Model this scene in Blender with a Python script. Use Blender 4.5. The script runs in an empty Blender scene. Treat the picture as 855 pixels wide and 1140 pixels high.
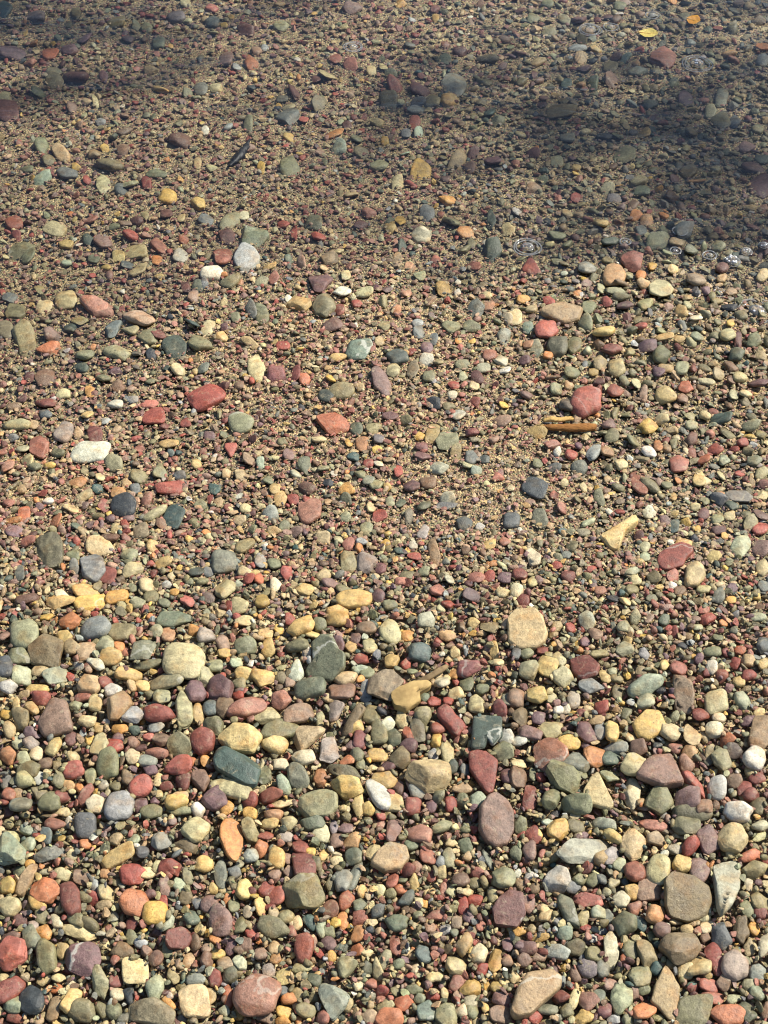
import bpy, bmesh, math, random
import numpy as np
from mathutils import Vector, Matrix, Euler

SKY_STRENGTH = 0.085
SUN_STRENGTH = 4.8
EXPOSURE = 0.76
# boughs by where their shadow falls in the photo: x0 y0 x1 y1, height, width, needles
SHADE = [(450, 116, 720, 150, 6.2, 0.30, 70), (600, 140, 970, 190, 6.3, 0.40, 170), (760, 190, 960, 225, 6.1, 0.22, 46), (-190, 24, 200, 44, 7.0, 0.44, 340), (700, 96, 930, 120, 6.6, 0.26, 34), (770, -12, 930, 4, 7.2, 0.20, 44)]
# Stones measured tile by tile (one charcoal stone paints in a dark, shaded hole): x y w h [angle] colour [shape], in thirds of a photo pixel from the tile's corner
TILES = {
(0,0): """15 35 55 50 T;255 42 34 68 O;228 82 28 22 O r;165 178 58 44 RN a;250 258 95 42 5 M;345 255 45 30 50 V;180 270 60 50 O r;178 242 50 25 G;130 310 55 36 G;25 370 70 62 M q|flat maroon slab cut by the left edge;15 325 45 35 GC;40 180 90 35 V;318 340 22 40 -10 C;415 385 36 24 10 P;240 360 36 36 PV r;335 408 36 18 L;357 432 26 20 Y;375 458 46 30 10 D;350 495 34 20 Y a;412 500 48 34 P a;138 488 50 55 G;205 515 70 45 30 t;163 535 42 38 O r;93 565 52 26 G;142 598 66 30 -25 m q;222 575 78 46 10 S;255 558 34 20 Y a;368 553 88 46 5 O;290 600 28 32 R r;345 620 50 60 gC a;405 638 50 36 10 SD;430 615 70 46 -10 gG a;490 615 42 36 R a;560 657 64 50 Y r|smooth mustard yellow rounded pebble;605 470 80 46 MB;755 195 62 48 VP;835 215 50 48 15 RN a;788 222 36 32 L r;670 297 48 50 SG r;625 312 42 24 10 G;720 294 50 24 C;655 327 40 18 5 g;830 418 38 56 5 G;840 292 30 36 KT r;760 425 40 22 -5 L;685 436 26 26 W r;720 343 30 22 C a;530 145 44 44 GT r;455 85 28 32 gT r;490 95 40 32 G;590 60 56 44 SV;710 30 48 34 r;625 70 36 18 g;710 75 52 36 SD;748 85 26 14 Y;820 105 56 40 M;714 110 30 26 gC;620 12 40 30 gC;390 75 70 40 O a;660 545 28 34 CO;525 582 70 26 G;110 145 40 16 N a;195 125 26 26 GT r;430 130 44 30 VK;120 60 70 40 VS;280 130 60 36 V;230 170 60 30 V""",
(285,0): """320 25 75 46 -10 VP a;82 88 55 38 10 gO a;290 92 36 22 C;600 60 24 28 YO r;630 200 48 32 GT;680 172 52 28 M;770 200 90 36 5 DB;780 130 30 20 C a;240 250 50 44 -30 tC q;200 264 34 40 M a;265 195 44 38 RP a;315 218 50 36 rP a;385 238 36 36 C a;425 222 28 30 C r;545 298 70 50 MV;660 285 85 80 -30 GL a|large speckled grey-green angular pebble;645 335 62 38 -10 tY;590 340 60 44 oC;540 342 58 34 S;538 372 66 30 S;482 340 28 40 g r;440 348 60 58 DO q;530 410 38 50 RB;542 442 32 28 m;500 445 36 30 S r;130 308 44 60 -20 M a;105 385 80 70 SD a;105 358 60 24 C a;160 398 36 34 Rr r;305 418 34 30 M r;262 446 60 22 -10 N q;110 460 42 24 YC;335 463 40 38 GT r;272 500 66 44 165 m k;112 560 70 66 GO r;352 510 55 28 O;500 512 34 26 m;550 575 64 56 25 Y q|mustard yellow blocky pebble with flat faces;670 545 52 72 15 t|upright tan pebble with a brown stripe;715 560 40 34 PV r;790 535 60 46 V;725 515 40 34 M;638 670 66 34 NY;470 615 40 50 C a;565 618 24 20 C r;15 560 34 36 Y a;215 350 62 50 GP a;645 385 30 44 O;780 375 40 40 T r;810 405 44 34 G r;430 470 32 20 Y;410 550 66 44 gG a;85 330 40 30 GS;30 160 26 22 L r;450 250 40 30 G""",
(570,0): """280 165 46 22 25 CY;218 162 60 20 -5 L;380 192 48 34 -10 m k|pale mint teardrop pebble under the water;505 195 85 70 20 RP a|rough dusty red angular pebble under the water;330 222 54 34 oO;230 195 46 34 tC r;240 228 58 46 VK a;270 282 54 46 GT a;335 270 58 56 BP a;165 370 98 46 -3 Oo q|olive brown rectangular block under the water;182 280 36 36 TK r;70 60 42 30 G;115 15 46 34 G;175 68 46 28 40 gG;220 65 60 36 10 MV a;125 110 50 34 O a;360 20 42 26 G;80 158 30 24 g r;25 178 50 30 MV;85 208 56 26 -25 t;725 180 56 28 tN;840 155 50 34 N a;740 200 50 24 rP;835 202 40 36 LG r;660 375 40 50 20 gO;698 405 60 64 -30 DO;700 330 44 56 GL r;740 405 50 40 -30 S a;822 432 46 34 -5 gG;440 445 50 38 35 tY;600 440 52 42 Oo r;470 435 26 34 T;355 455 42 42 30 G a;185 458 50 30 SG q;305 455 60 34 K a;375 515 76 58 15 GO a;78 500 26 22 N r;70 515 50 26 M;590 575 56 48 -10 O a;612 605 66 18 NY;215 560 30 20 YC;210 578 24 22 Y r;545 595 40 32 MV a;430 640 66 36 10 GT;320 630 50 30 gC;340 665 50 30 SV;215 660 42 30 R r;805 560 80 36 VM;830 625 90 80 10 VM a|dark purple slab cut by the right edge;835 530 50 34 GT r;780 490 60 34 VP;425 605 60 36 gC;355 620 36 10 NY;660 205 38 22 gG;700 130 30 24 tG;580 330 50 40 V;460 350 50 34 D;420 240 70 30 GL;150 540 46 30 g""",
(0,228): """45 62 66 42 RB;55 102 34 36 RM r;183 80 80 56 gC a|pale green blocky pebble;345 122 62 62 10 VP r;437 102 66 38 R;452 158 80 44 5 gY q|pale yellow-green brick-shaped pebble;395 172 42 32 CY q;463 218 74 42 -30 CO;530 138 64 34 40 RP q;525 185 36 30 N q;612 118 34 28 RN r;603 170 48 44 LC r;745 172 64 66 -25 RB;825 182 76 88 10 L r|pale grey rounded pebble with a dimple;845 105 110 74 -15 gT a|green veined angular pebble;770 55 80 40 -25 gO;815 35 34 36 WC;708 232 80 46 -15 WC a;745 235 30 18 N;768 258 76 36 -20 OG;760 108 60 44 M a;660 270 36 38 KG r;685 265 26 40 S;618 275 30 44 M;68 152 100 50 -20 GO a;90 172 62 50 G;295 118 36 38 D r;313 180 40 40 DG r;220 130 56 30 Yt a;222 195 36 26 m r;425 200 40 26 SK q;353 210 44 20 YO;378 75 46 24 G;300 52 60 32 rP;455 55 50 30 M;555 28 44 36 M r;485 35 26 34 o;605 42 28 36 Ct q;690 50 52 40 S a;220 320 76 52 -10 C|cream oval pebble with a dark undercut;150 340 66 36 -25 Ct a;325 340 120 60 15 rP|long dusty pink-red pebble;465 378 110 56 10 Pt|broad pinkish tan pebble;372 412 70 70 -30 ST a;435 420 60 36 gO;85 455 66 128 -15 oO|long olive-tan upright pebble;162 482 88 46 170 NR k|flat orange chip with a pointed end;392 495 90 44 15 gO;585 475 78 92 15 D a|dark green-grey blocky pebble;672 465 90 62 10 OG k|olive wedge-shaped pebble;640 392 34 76 -15 TD q|thin dark slate splinter standing on end;532 430 54 46 -10 MR a;695 412 36 48 20 Cg q;740 440 50 32 -25 CY a;748 410 30 26 VM r;785 375 34 34 G r;840 352 36 70 -20 SG;650 312 50 40 P a;745 330 20 32 C;690 640 120 74 -25 R q|large flat brick-red slab;855 545 56 94 -10 C|cream white upright pebble;150 580 66 62 BM r;100 575 36 36 M r;215 632 50 38 -20 C;155 660 70 40 MR;300 625 36 36 NY r;385 665 56 36 WG;285 500 70 40 -20 G a;272 545 66 36 10 D;505 500 44 40 K a;265 385 60 44 oO a;235 412 44 40 D r;595 550 50 44 gC r;678 545 44 36 SG r;130 280 38 34 oO a;35 310 50 46 S a;50 355 80 60 -20 O a;350 578 50 50 G a;395 605 50 40 B;75 650 36 40 M;180 440 80 40 BV a;20 420 60 60 GP;500 440 80 50 GO a;440 650 44 24 L;500 665 60 30 r;600 635 30 24 P""",
(285,228): """90 66 46 36 10 R;190 62 64 40 10 G;208 105 52 36 5 R;128 95 20 56 R q;350 68 50 26 M;380 28 50 36 10 rP;480 50 38 44 Y r;570 30 50 54 S r;550 102 70 54 10 WC r|cream white pebble with a dark pit;445 78 44 36 CY a;655 55 60 50 G a;700 92 66 38 Nt;785 50 34 64 D;840 85 40 46 -40 C;790 160 60 90 25 D|tall dark grey-green curved pebble;720 130 30 34 O r;725 205 60 28 5 RB;485 145 40 46 -10 D a;472 175 34 36 tP a;600 185 40 20 RP;515 208 40 30 PN r;548 235 42 36 gG a;245 175 66 60 OB a;275 155 40 24 C a;225 208 30 38 t;152 195 32 38 P r;45 205 50 24 tY q;110 180 34 28 TG r;210 262 86 68 MV a|flat mauve-brown angular pebble;288 288 60 44 W|white oval pebble;228 340 100 76 -20 GO a|grey-green wedge-shaped pebble;275 352 42 36 RB;362 292 60 32 Cg;145 330 90 50 tY a;300 235 32 28 gC r;108 312 28 28 W r;20 255 50 30 gG a;15 365 50 70 G;255 400 66 44 -20 BV;345 480 100 76 -10 Tm a|teal-green angular pebble with pale veins;412 455 34 32 tC r;418 588 92 60 55 VP|mauve-brown elongated oval pebble leaning right;472 510 76 56 DS;522 550 50 66 -20 GP;458 553 46 50 CG r;568 518 50 36 W;570 480 46 44 -10 V r;592 452 34 44 S;578 572 44 40 G r;285 622 86 50 5 oO|smooth olive oval pebble;235 640 60 40 D;70 568 64 48 VR|dusky purple-red oval pebble;162 582 42 38 RN r;250 578 40 40 Y a;590 665 56 40 K r;828 668 36 32 Y r;625 278 60 56 YB a;675 258 20 20 W;674 292 24 22 W;772 300 34 24 C;840 380 36 44 CW r;775 338 40 46 PN r;830 440 50 46 LG a;735 350 60 50 SG a;650 405 60 44 Gg a;720 405 60 34 G;545 425 50 40 S a;740 575 50 44 M a;690 572 34 34 g r;820 520 52 36 gW;832 552 46 30 W;660 600 44 34 R a;728 605 40 26 Ct;655 635 36 38 CW a;690 535 48 30 G;610 525 44 36 o;730 658 46 34 MR;645 672 50 30 O;675 455 26 24 NY r;720 455 26 20 Y;780 500 50 36 RP;760 545 46 40 gL;430 405 40 40 oG a;350 610 30 24 t;470 350 34 30 NP;335 330 36 30 R;60 245 40 40 RP;90 470 46 30 R;540 395 40 30 L;130 560 40 60 MR;270 510 60 30 tY""",
(570,228): """15 20 36 40 LW a;185 28 36 36 t;302 60 66 40 30 tY;418 36 50 36 N k;448 52 44 36 tN;330 122 62 30 -20 D;485 122 70 40 -5 gG q;550 125 52 24 10 t;570 85 80 50 SD a;65 205 56 78 -90 RM t|brown-red rounded triangular pebble;405 188 76 60 RP a|red angular pebble with a white fleck;340 235 78 64 5 tN r|tan rounded triangular pebble;495 278 84 66 10 gC a|pale greenish cream wedge pebble;615 250 66 54 15 PG;700 210 44 36 M r;845 140 40 60 M a;838 240 44 40 tC;700 245 36 30 t r;467 205 34 30 Y r;538 215 36 28 CY r;430 235 34 30 N r;390 235 28 28 g r;365 260 76 24 -5 B;365 308 62 20 5 G;345 288 80 20 gG;297 280 34 30 g r;378 335 64 30 VB;445 330 54 40 -20 gY a;315 322 50 30 40 rR;165 358 134 62 Pt a|large pinkish tan slab;258 342 58 50 G a;115 416 74 58 rR r|rosy red rounded pebble;152 470 66 78 10 DO|olive-green upright cobble;208 470 50 50 O a;40 315 46 24 NY;65 348 40 28 Ct;10 375 46 50 C r;122 320 44 26 R;308 422 76 46 -5 CY|cream and yellow mottled pebble;245 395 54 46 Gg;430 405 44 30 rR;335 478 70 46 -15 MR a;455 470 60 44 V a;500 502 60 60 GO r;565 358 50 36 20 tY;615 378 42 34 WC r;585 335 30 34 g r;720 432 54 60 15 gC;730 395 30 26 Y r;510 440 60 24 CY q;350 545 56 60 -15 oC r;295 528 56 46 tO a;247 657 100 92 rR r|large smooth coral red rounded pebble;515 635 66 58 gY r;345 620 56 48 RP;440 630 26 64 P;568 545 44 46 g r;490 555 40 50 V r;512 545 56 26 t;585 608 56 44 RN a;570 645 40 30 P;415 595 36 44 gC a;270 560 36 20 YO;55 412 36 34 Tm q;55 465 40 36 PN r;75 480 60 50 -30 gL a;120 502 34 30 N r;148 615 44 36 Gg;50 635 50 40 VB;780 630 44 34 C;740 635 36 44 g;820 595 80 36 15 MV;755 455 24 60 M q;790 440 30 20 R;690 565 46 34 tg;750 500 50 40 DG;185 668 60 50 KB r;650 590 60 26 20 gC;620 440 50 34 gT;560 450 40 26 tY;690 140 50 30 gG;600 150 50 40 GS;250 210 60 40 GL;150 100 60 30 G;810 455 50 40 G;40 520 50 30 VM;200 560 60 40 GO;300 660 30 30;760 575 50 36 oC;735 585 44 28 B""",
(0,456): """292 15 44 52 tY;512 20 76 60 R q|brick-red square chip;803 44 84 66 15 gG|grey-green dimpled oval pebble;215 75 84 56 -55 PL|grey-pink oval pebble leaning right;130 125 66 76 RP a;75 130 48 42 g r;316 82 50 50 MR q;303 142 122 70 -5 Wm|large pale mint-white oval pebble;90 170 46 50 C a;25 185 50 80 Pr a;260 82 36 36 t r;560 113 66 40 tY;535 200 58 62 -90 G t;575 260 96 50 -8 R|brick-red half-moon pebble;655 180 40 32 tY;770 138 54 48 90 rR t;832 165 50 50 PB r;758 215 42 30 t;805 222 52 36 15 Ct;715 265 46 36 10 T;730 310 34 30 t r;412 320 90 82 K r|charcoal rounded cobble;395 278 54 54 Nt a;580 358 62 72 25 TK q|dark teal slab;515 350 100 30 -30 gC;470 405 60 60 GP a;240 330 70 36 Ct a;185 370 54 44 20 Nr q;80 350 40 56 rN q;90 440 64 36 -5 RP;55 408 70 36 V;165 470 100 108 OD r|large olive-brown striped cobble;340 458 104 74 10 C k|cream half-dome pebble;308 527 84 100 20 SL|grey striped cobble leaning on the cream one;360 555 56 52 10 RM q;432 485 62 44 Gg;248 525 36 46 SG;510 458 42 40 tY r;537 515 70 36 -15 tY;445 535 80 46 -25 oC a;490 585 56 56 C r;555 585 36 26 LW a;655 540 54 40 D;695 542 36 32 S r;747 508 88 76 -10 GS|round grey cobble among fine gravel;815 455 74 46 -25 oO;815 540 56 28 5 C;285 605 80 44 -15 Yt q;390 622 80 44 -15 YN q;305 645 110 46 -10 Y q|long ochre-yellow chip in a cluster of yellow chips;195 640 110 50 tY a;205 617 46 40 CW a;90 630 80 36 -15 MB;625 640 54 56 -30 rR a;580 610 36 26 NY;700 625 44 40 VG a;750 595 66 80 20 CO a;830 565 46 36 R;505 625 50 40 O r;445 595 34 40 G;550 645 44 36 G;460 645 50 40 Gg;632 435 32 26 YN r|tiny bright orange-yellow pebble;690 410 34 22 N;160 305 40 28 W;255 388 36 36 TG r;415 382 30 26 R r;65 545 36 50 SG q;245 490 44 36 G;800 655 60 60 Cg;765 655 30 40 R;465 225 60 50 Oo r;345 320 40 44 RM;335 225 34 34 C;670 320 44 36 G;620 45 36 32 RM;380 180 60 50 gO;190 145 60 30 GO;430 360 40 30 VP;280 290 60 30 Ct -20;325 265 40 26 T;60 50 100 40 gC;40 95 50 26 S;150 15 50 30 SK;180 560 40 30 t;820 330 40 30 C;800 370 46 36 tP;840 400 40 40 G;370 425 70 40 MB;700 90 40 30 V;420 250 40 30 tY;450 265 40 30 S;260 240 60 40 NO a;120 190 50 34 G;600 220 44 36 S;110 50 40 30 t""",
(285,456): """262 47 116 72 5 RN a|large brick-orange angular pebble;212 98 58 40 15 C k|cream wedge pebble;335 65 44 42 DG r;165 188 52 58 DG a;325 157 50 32 T;310 110 28 34 YN a;355 115 50 50 BN;405 135 36 24 Y;375 180 38 28 R r;610 195 74 46 5 gL;640 100 88 66 -25 Gg a|pale grey-green dimpled pebble;590 82 44 60 10 OY q;675 18 48 38 WL;820 40 60 50 PB;545 90 36 28 Y a;555 125 40 34 VR;720 75 56 40 VR;720 160 50 46 SD r;762 165 40 26 DS;665 145 40 50 OC;555 155 60 34 MV;735 205 40 30 mT;520 255 56 48 VM;575 245 56 40 B;638 298 54 44 gW r|white-green domed pebble;640 322 84 28 S;695 378 64 46 15 KS a|charcoal slate pebble in fine gravel;748 390 34 26 LW a;855 370 58 56 SK r;562 318 50 58 -10 GD;485 310 38 46 DG k;448 305 30 40 g;177 337 80 96 10 PR r|large dusky pink cobble;170 263 66 42 5 MB a;72 262 62 40 -25 CY k;80 298 50 46 tY r;300 260 44 70 -90 YN t|bright orange-yellow chip;438 258 26 30 YC;475 205 28 40 R;50 350 60 50 LG a;15 325 36 26 C;125 300 40 34 R;385 325 40 34 Ct;297 358 40 36 g r;240 245 36 28 K;240 288 36 22 DK;370 400 44 50 Gg r;225 430 54 46 CP a;275 435 34 26 Cg;305 450 40 60 20 rP;345 465 36 32 N;350 440 40 36 L;312 512 54 80 -10 oG|olive-grey upright pebble;370 510 76 76 SP a|grey-mauve angular pebble;595 480 46 104 Bt|brown tan upright long pebble;560 410 50 44 -40 LP;525 450 30 40 PW;510 360 36 56 GV;780 450 44 36 YC q;832 440 40 36 PR r;645 565 40 44 gW r;605 600 56 56 -20 RP a;725 622 72 40 5 VK q;505 552 52 30 5 O q;165 600 70 44 5 CY a;328 633 116 60 -5 Yt|large smooth ochre-yellow oval pebble;270 672 80 40 tY;105 548 50 50 Rr a;68 585 44 52 CW k;20 640 50 56 YO;10 565 36 40 RN;410 620 50 44 VM;190 655 40 26 YC;450 655 50 36 G;735 560 60 36 rP;410 355 56 46 Rr a;415 530 40 40 VR;485 575 44 30 rP;640 650 46 30 R;225 555 50 50 tO;90 110 40 26 O;500 35 50 30 O;410 95 40 40 SV;710 185 40 30 gC;450 20 60 30 MV;110 150 40 40 VP;130 215 40 34 gL;375 235 40 36 GL;400 250 50 36 gO;170 300 30 20 R;60 405 50 30 t;480 470 40 30 T;530 490 50 30 R;560 540 40 36 Gg;830 560 46 40 V;820 610 46 36 Cg;780 560 40 36 R;15 180 30 40 m;40 235 40 34 G;95 390 40 34 G;130 410 60 40 PV;250 580 60 40 VB;290 600 60 30 O;15 505 40 50 LG;60 515 50 40 G;300 300 40 40 G;410 180 36 30 W;350 215 40 36 Gg;225 195 44 34 gG;700 470 36 26 B;655 525 30 26 R""",
(570,456): """75 75 86 46 180 Yt k|tan-yellow flat wedge beside the driftwood;325 48 50 40 VB a;333 88 50 40 GO r;273 140 80 44 -80 LS|blue-grey upright oval pebble;225 195 56 44 GS r;318 140 52 38 PN;362 183 46 36 C r;198 150 48 36 R;75 260 86 62 25 KS q|dark slate rectangular pebble;240 262 40 22 40 C;175 246 26 28 C r;168 328 46 38 PR r;92 368 58 60 GS r;250 375 60 40 -30 gm a;360 420 0 0 CY P:292,424,330,404,410,360,420,386,378,414,354,474,330,464|pale yellow axe-shaped chip;68 490 0 0 CW P:40,450,55,452,98,490,95,520,60,525|cream white wedge chip;455 140 54 36 30 WL;488 120 30 50 -15 NB;498 33 60 42 20 Cg;680 130 62 34 10 Rr;600 100 40 44 MB r;640 165 40 34 RN q;708 168 40 40 gm r;555 180 66 60 RP a;625 225 78 50 -90 CY k|cream yellow teardrop pebble;425 245 0 0 RP P:395,205,412,197,432,203,445,225,433,243,455,275,448,295,420,285,402,262,394,232|wavy dusty red pebble;465 255 80 36 35 OG;538 290 28 36 tY;458 340 50 54 -95 gW k|pale green drop-shaped pebble;515 250 40 44 G;760 290 100 40 5 SP a|long grey-purple chip;700 30 80 36 5 DT;795 52 66 34 Gg;645 20 40 24 30 C;600 52 40 30 g;405 105 50 40 G r;835 215 50 44 10 Cg;840 250 40 30 M;832 350 60 56 VB a;830 400 60 44 -30 Rr;830 465 70 56 PV;762 455 66 76 gm|pale green upright cobble at the right;795 385 50 60 GC;545 485 0 0 RM P:485,505,492,480,530,455,565,445,600,460,606,480,580,500,570,525,520,540,495,530|large dusky red cobble;540 555 46 46 rP a;612 553 66 92 10 Ct|cream upright pebble with brown streaks;575 445 60 26 Yt;445 490 40 32 mG;198 458 46 40 OG r;180 485 40 30 SG;150 520 40 30 R;188 555 50 40 MR r;25 550 50 44 MR;265 535 30 26 R;295 605 40 30 PR;15 605 46 46 CW;38 640 46 40 MR;472 562 50 40 O;395 540 70 30 gL a;690 620 40 60 SG;730 635 36 36 YN r;735 597 36 30 V;668 490 60 40 CY a;835 530 44 60 Ct;840 590 40 44 ST;580 378 36 28 Y r;620 398 20 20 Y r;685 365 46 36 gG r;540 385 36 60 TS a;610 325 36 30 C;640 348 40 36 MV r;690 405 50 30 MV;540 350 34 20 CY;510 370 40 30 VP;360 340 36 24 R;715 422 30 24 YN;735 320 44 36 D;725 355 40 30 C;340 630 50 30 K;380 640 50 30 C;470 630 44 30 G;425 420 36 30 M;400 600 50 36 Oo;640 600 50 30 oC;560 605 44 30 B;640 670 40 24 r;410 570 40 40 C;520 660 44 20 rW;440 460 40 34 gC;140 195 50 26 S;85 180 36 34 G r;70 575 36 40 gY;150 140 24 40 W;650 240 36 30 C;700 220 30 50 Cg;760 215 36 24 R;770 110 40 30 RM;810 170 50 34 GS;240 410 50 24 GP;220 300 40 26 O;60 310 34 24 P;290 300 40 60 GO""",
(0,684): """80 65 98 100 gG r|round flat grey-green disc;155 125 130 96 10 OB a|broad olive-brown angular cobble;68 140 96 56 10 G;15 70 40 90 PM;235 18 76 60 NR a|rough orange-brown pebble;155 10 50 30 Y;320 45 100 70 -10 SL|blue-grey oval cobble;405 60 90 60 Oo;350 98 70 64 -15 gG;210 75 60 50 YC a;235 110 66 60 tO;285 120 80 60 -15 tP a;372 140 80 60 tY;400 110 36 40 N;260 172 44 32 LW a;320 165 60 50 Wg a;15 175 60 80 KS;73 203 66 60 gm q|mint green square pebble;140 188 80 44 Ct k;190 205 86 50 -25 mG q|pale mint sliver;33 240 60 50 LW;125 248 80 28 5 Yt q;80 268 40 26 t q;138 280 66 46 10 RM;185 345 114 120 PM r|large pitted mauve-brown cobble;105 312 44 64 -20 tY;70 350 62 80 oB;20 335 44 36 Y;295 230 80 76 CR a;355 228 60 38 5 RM;235 210 36 36 R;292 355 66 46 -5 C;320 298 46 60 C;275 278 60 36 rP;375 250 70 50 W a|bright white angular pebble;360 290 40 36 PV;395 305 110 66 -45 Bt|tan-brown slanting pebble;442 335 80 60 L a;530 332 100 56 5 RM|glossy cherry-red oval pebble;612 320 120 58 82 gC|cream striped oblong pebble;520 375 70 36 LW;652 257 64 80 -10 V r|purple-pink egg-shaped pebble;735 250 90 90 VM a;615 155 140 130 Cg r|very large pale yellow-green disc;555 222 130 56 -5 gO q|pale olive slab;490 170 130 30 -3 GO;470 120 100 70 GS a;540 270 60 70 Gg;430 200 90 40 tY q;440 240 40 44 t;475 240 46 40 tY;690 75 76 46 LP;520 55 46 44 g r;562 68 50 48 PN r;648 55 44 36 NY;580 15 150 50 GT a|green mottled slab;685 210 70 60 gC;720 170 50 44 g;745 100 60 50 Vt;790 160 50 36 mg;835 165 36 26 W;820 105 70 60 G;750 130 50 30 Yt;800 232 50 36 gO r;820 200 80 40 YC;795 270 40 30 R;750 310 66 80 BO a;700 315 50 56 ST;660 328 44 70 tY;710 375 70 60 GO r;675 423 78 84 RM r|cherry-brown rounded cobble;600 435 80 80 15 Og a|olive wedge cobble;540 415 66 50 PB a;590 508 108 72 170 rR k|rosy red cobble with a pointed left end;610 555 60 60 MR a;525 462 80 50 20 rP;440 475 56 56 CW a;490 490 66 46 Sm;380 440 66 60 20 R a;335 435 90 56 -60 gC;360 497 76 104 GO r|olive-grey rounded block;245 520 70 60 -15 rR r|coral red round pebble;180 440 52 72 25 gY;235 415 44 48 VM;105 430 60 50 PL;120 465 46 50 CW;78 482 50 50 g r;25 470 56 70 NP a;30 385 44 56 tO;245 478 50 36 Cg;300 420 36 36 Y r;300 540 44 70 Gg;200 555 50 50 GO;130 545 40 50 LW;80 555 60 60 og;90 520 100 50 -10 O;20 560 40 50 S;470 575 78 70 -45 Rr r|rosy red oval cobble;425 545 50 60 BO;385 570 36 44 O;345 570 44 40 LC;285 610 80 40 -65 RP;320 635 60 60 CW;398 640 90 96 LS r|pale blue-grey pear-shaped cobble;588 625 80 52 -10 Yt|ochre oval pebble;600 655 90 40 gO;670 550 56 80 -10 PM;720 615 100 80 VM a|dark mauve angular cobble;775 580 150 60 15 Cg|flat cream lozenge-shaped pebble;790 510 160 84 25 TD q|long dark green block;800 415 130 112 CY a|large cream-yellow angular cobble;825 312 130 66 -15 Pr|pink-mauve flat slab;685 490 34 44 NY r;660 655 44 60 W;755 645 50 46 YN;835 620 60 50 RM;835 665 50 40 YN;505 660 80 50 OG r;230 570 40 40 t;265 580 30 44 N;70 635 70 56 GL r;165 625 70 80 GO;130 600 60 50 O;30 600 50 44 RP r;210 610 60 40 MR;470 640 50 50 VM;555 575 50 30 RM;205 660 70 30 Ct;60 600 36 34 tB;500 520 50 40 V;150 500 50 40 BP;55 300 30 50 Ct;215 295 40 40 GS;250 305 44 36 gG;330 380 34 34 tY;530 290 60 40 D;100 395 44 40 V;60 430 40 40 g;400 385 60 40 NY;450 385 44 36 TG;495 410 40 30 r;395 410 40 40 V;445 425 50 44 PM;640 490 30 34 RN;470 445 50 36 M;600 605 60 30 t;530 600 30 30 C;530 555 40 40 Ct;815 20 60 40 C;790 10 34 30 R""",
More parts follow.
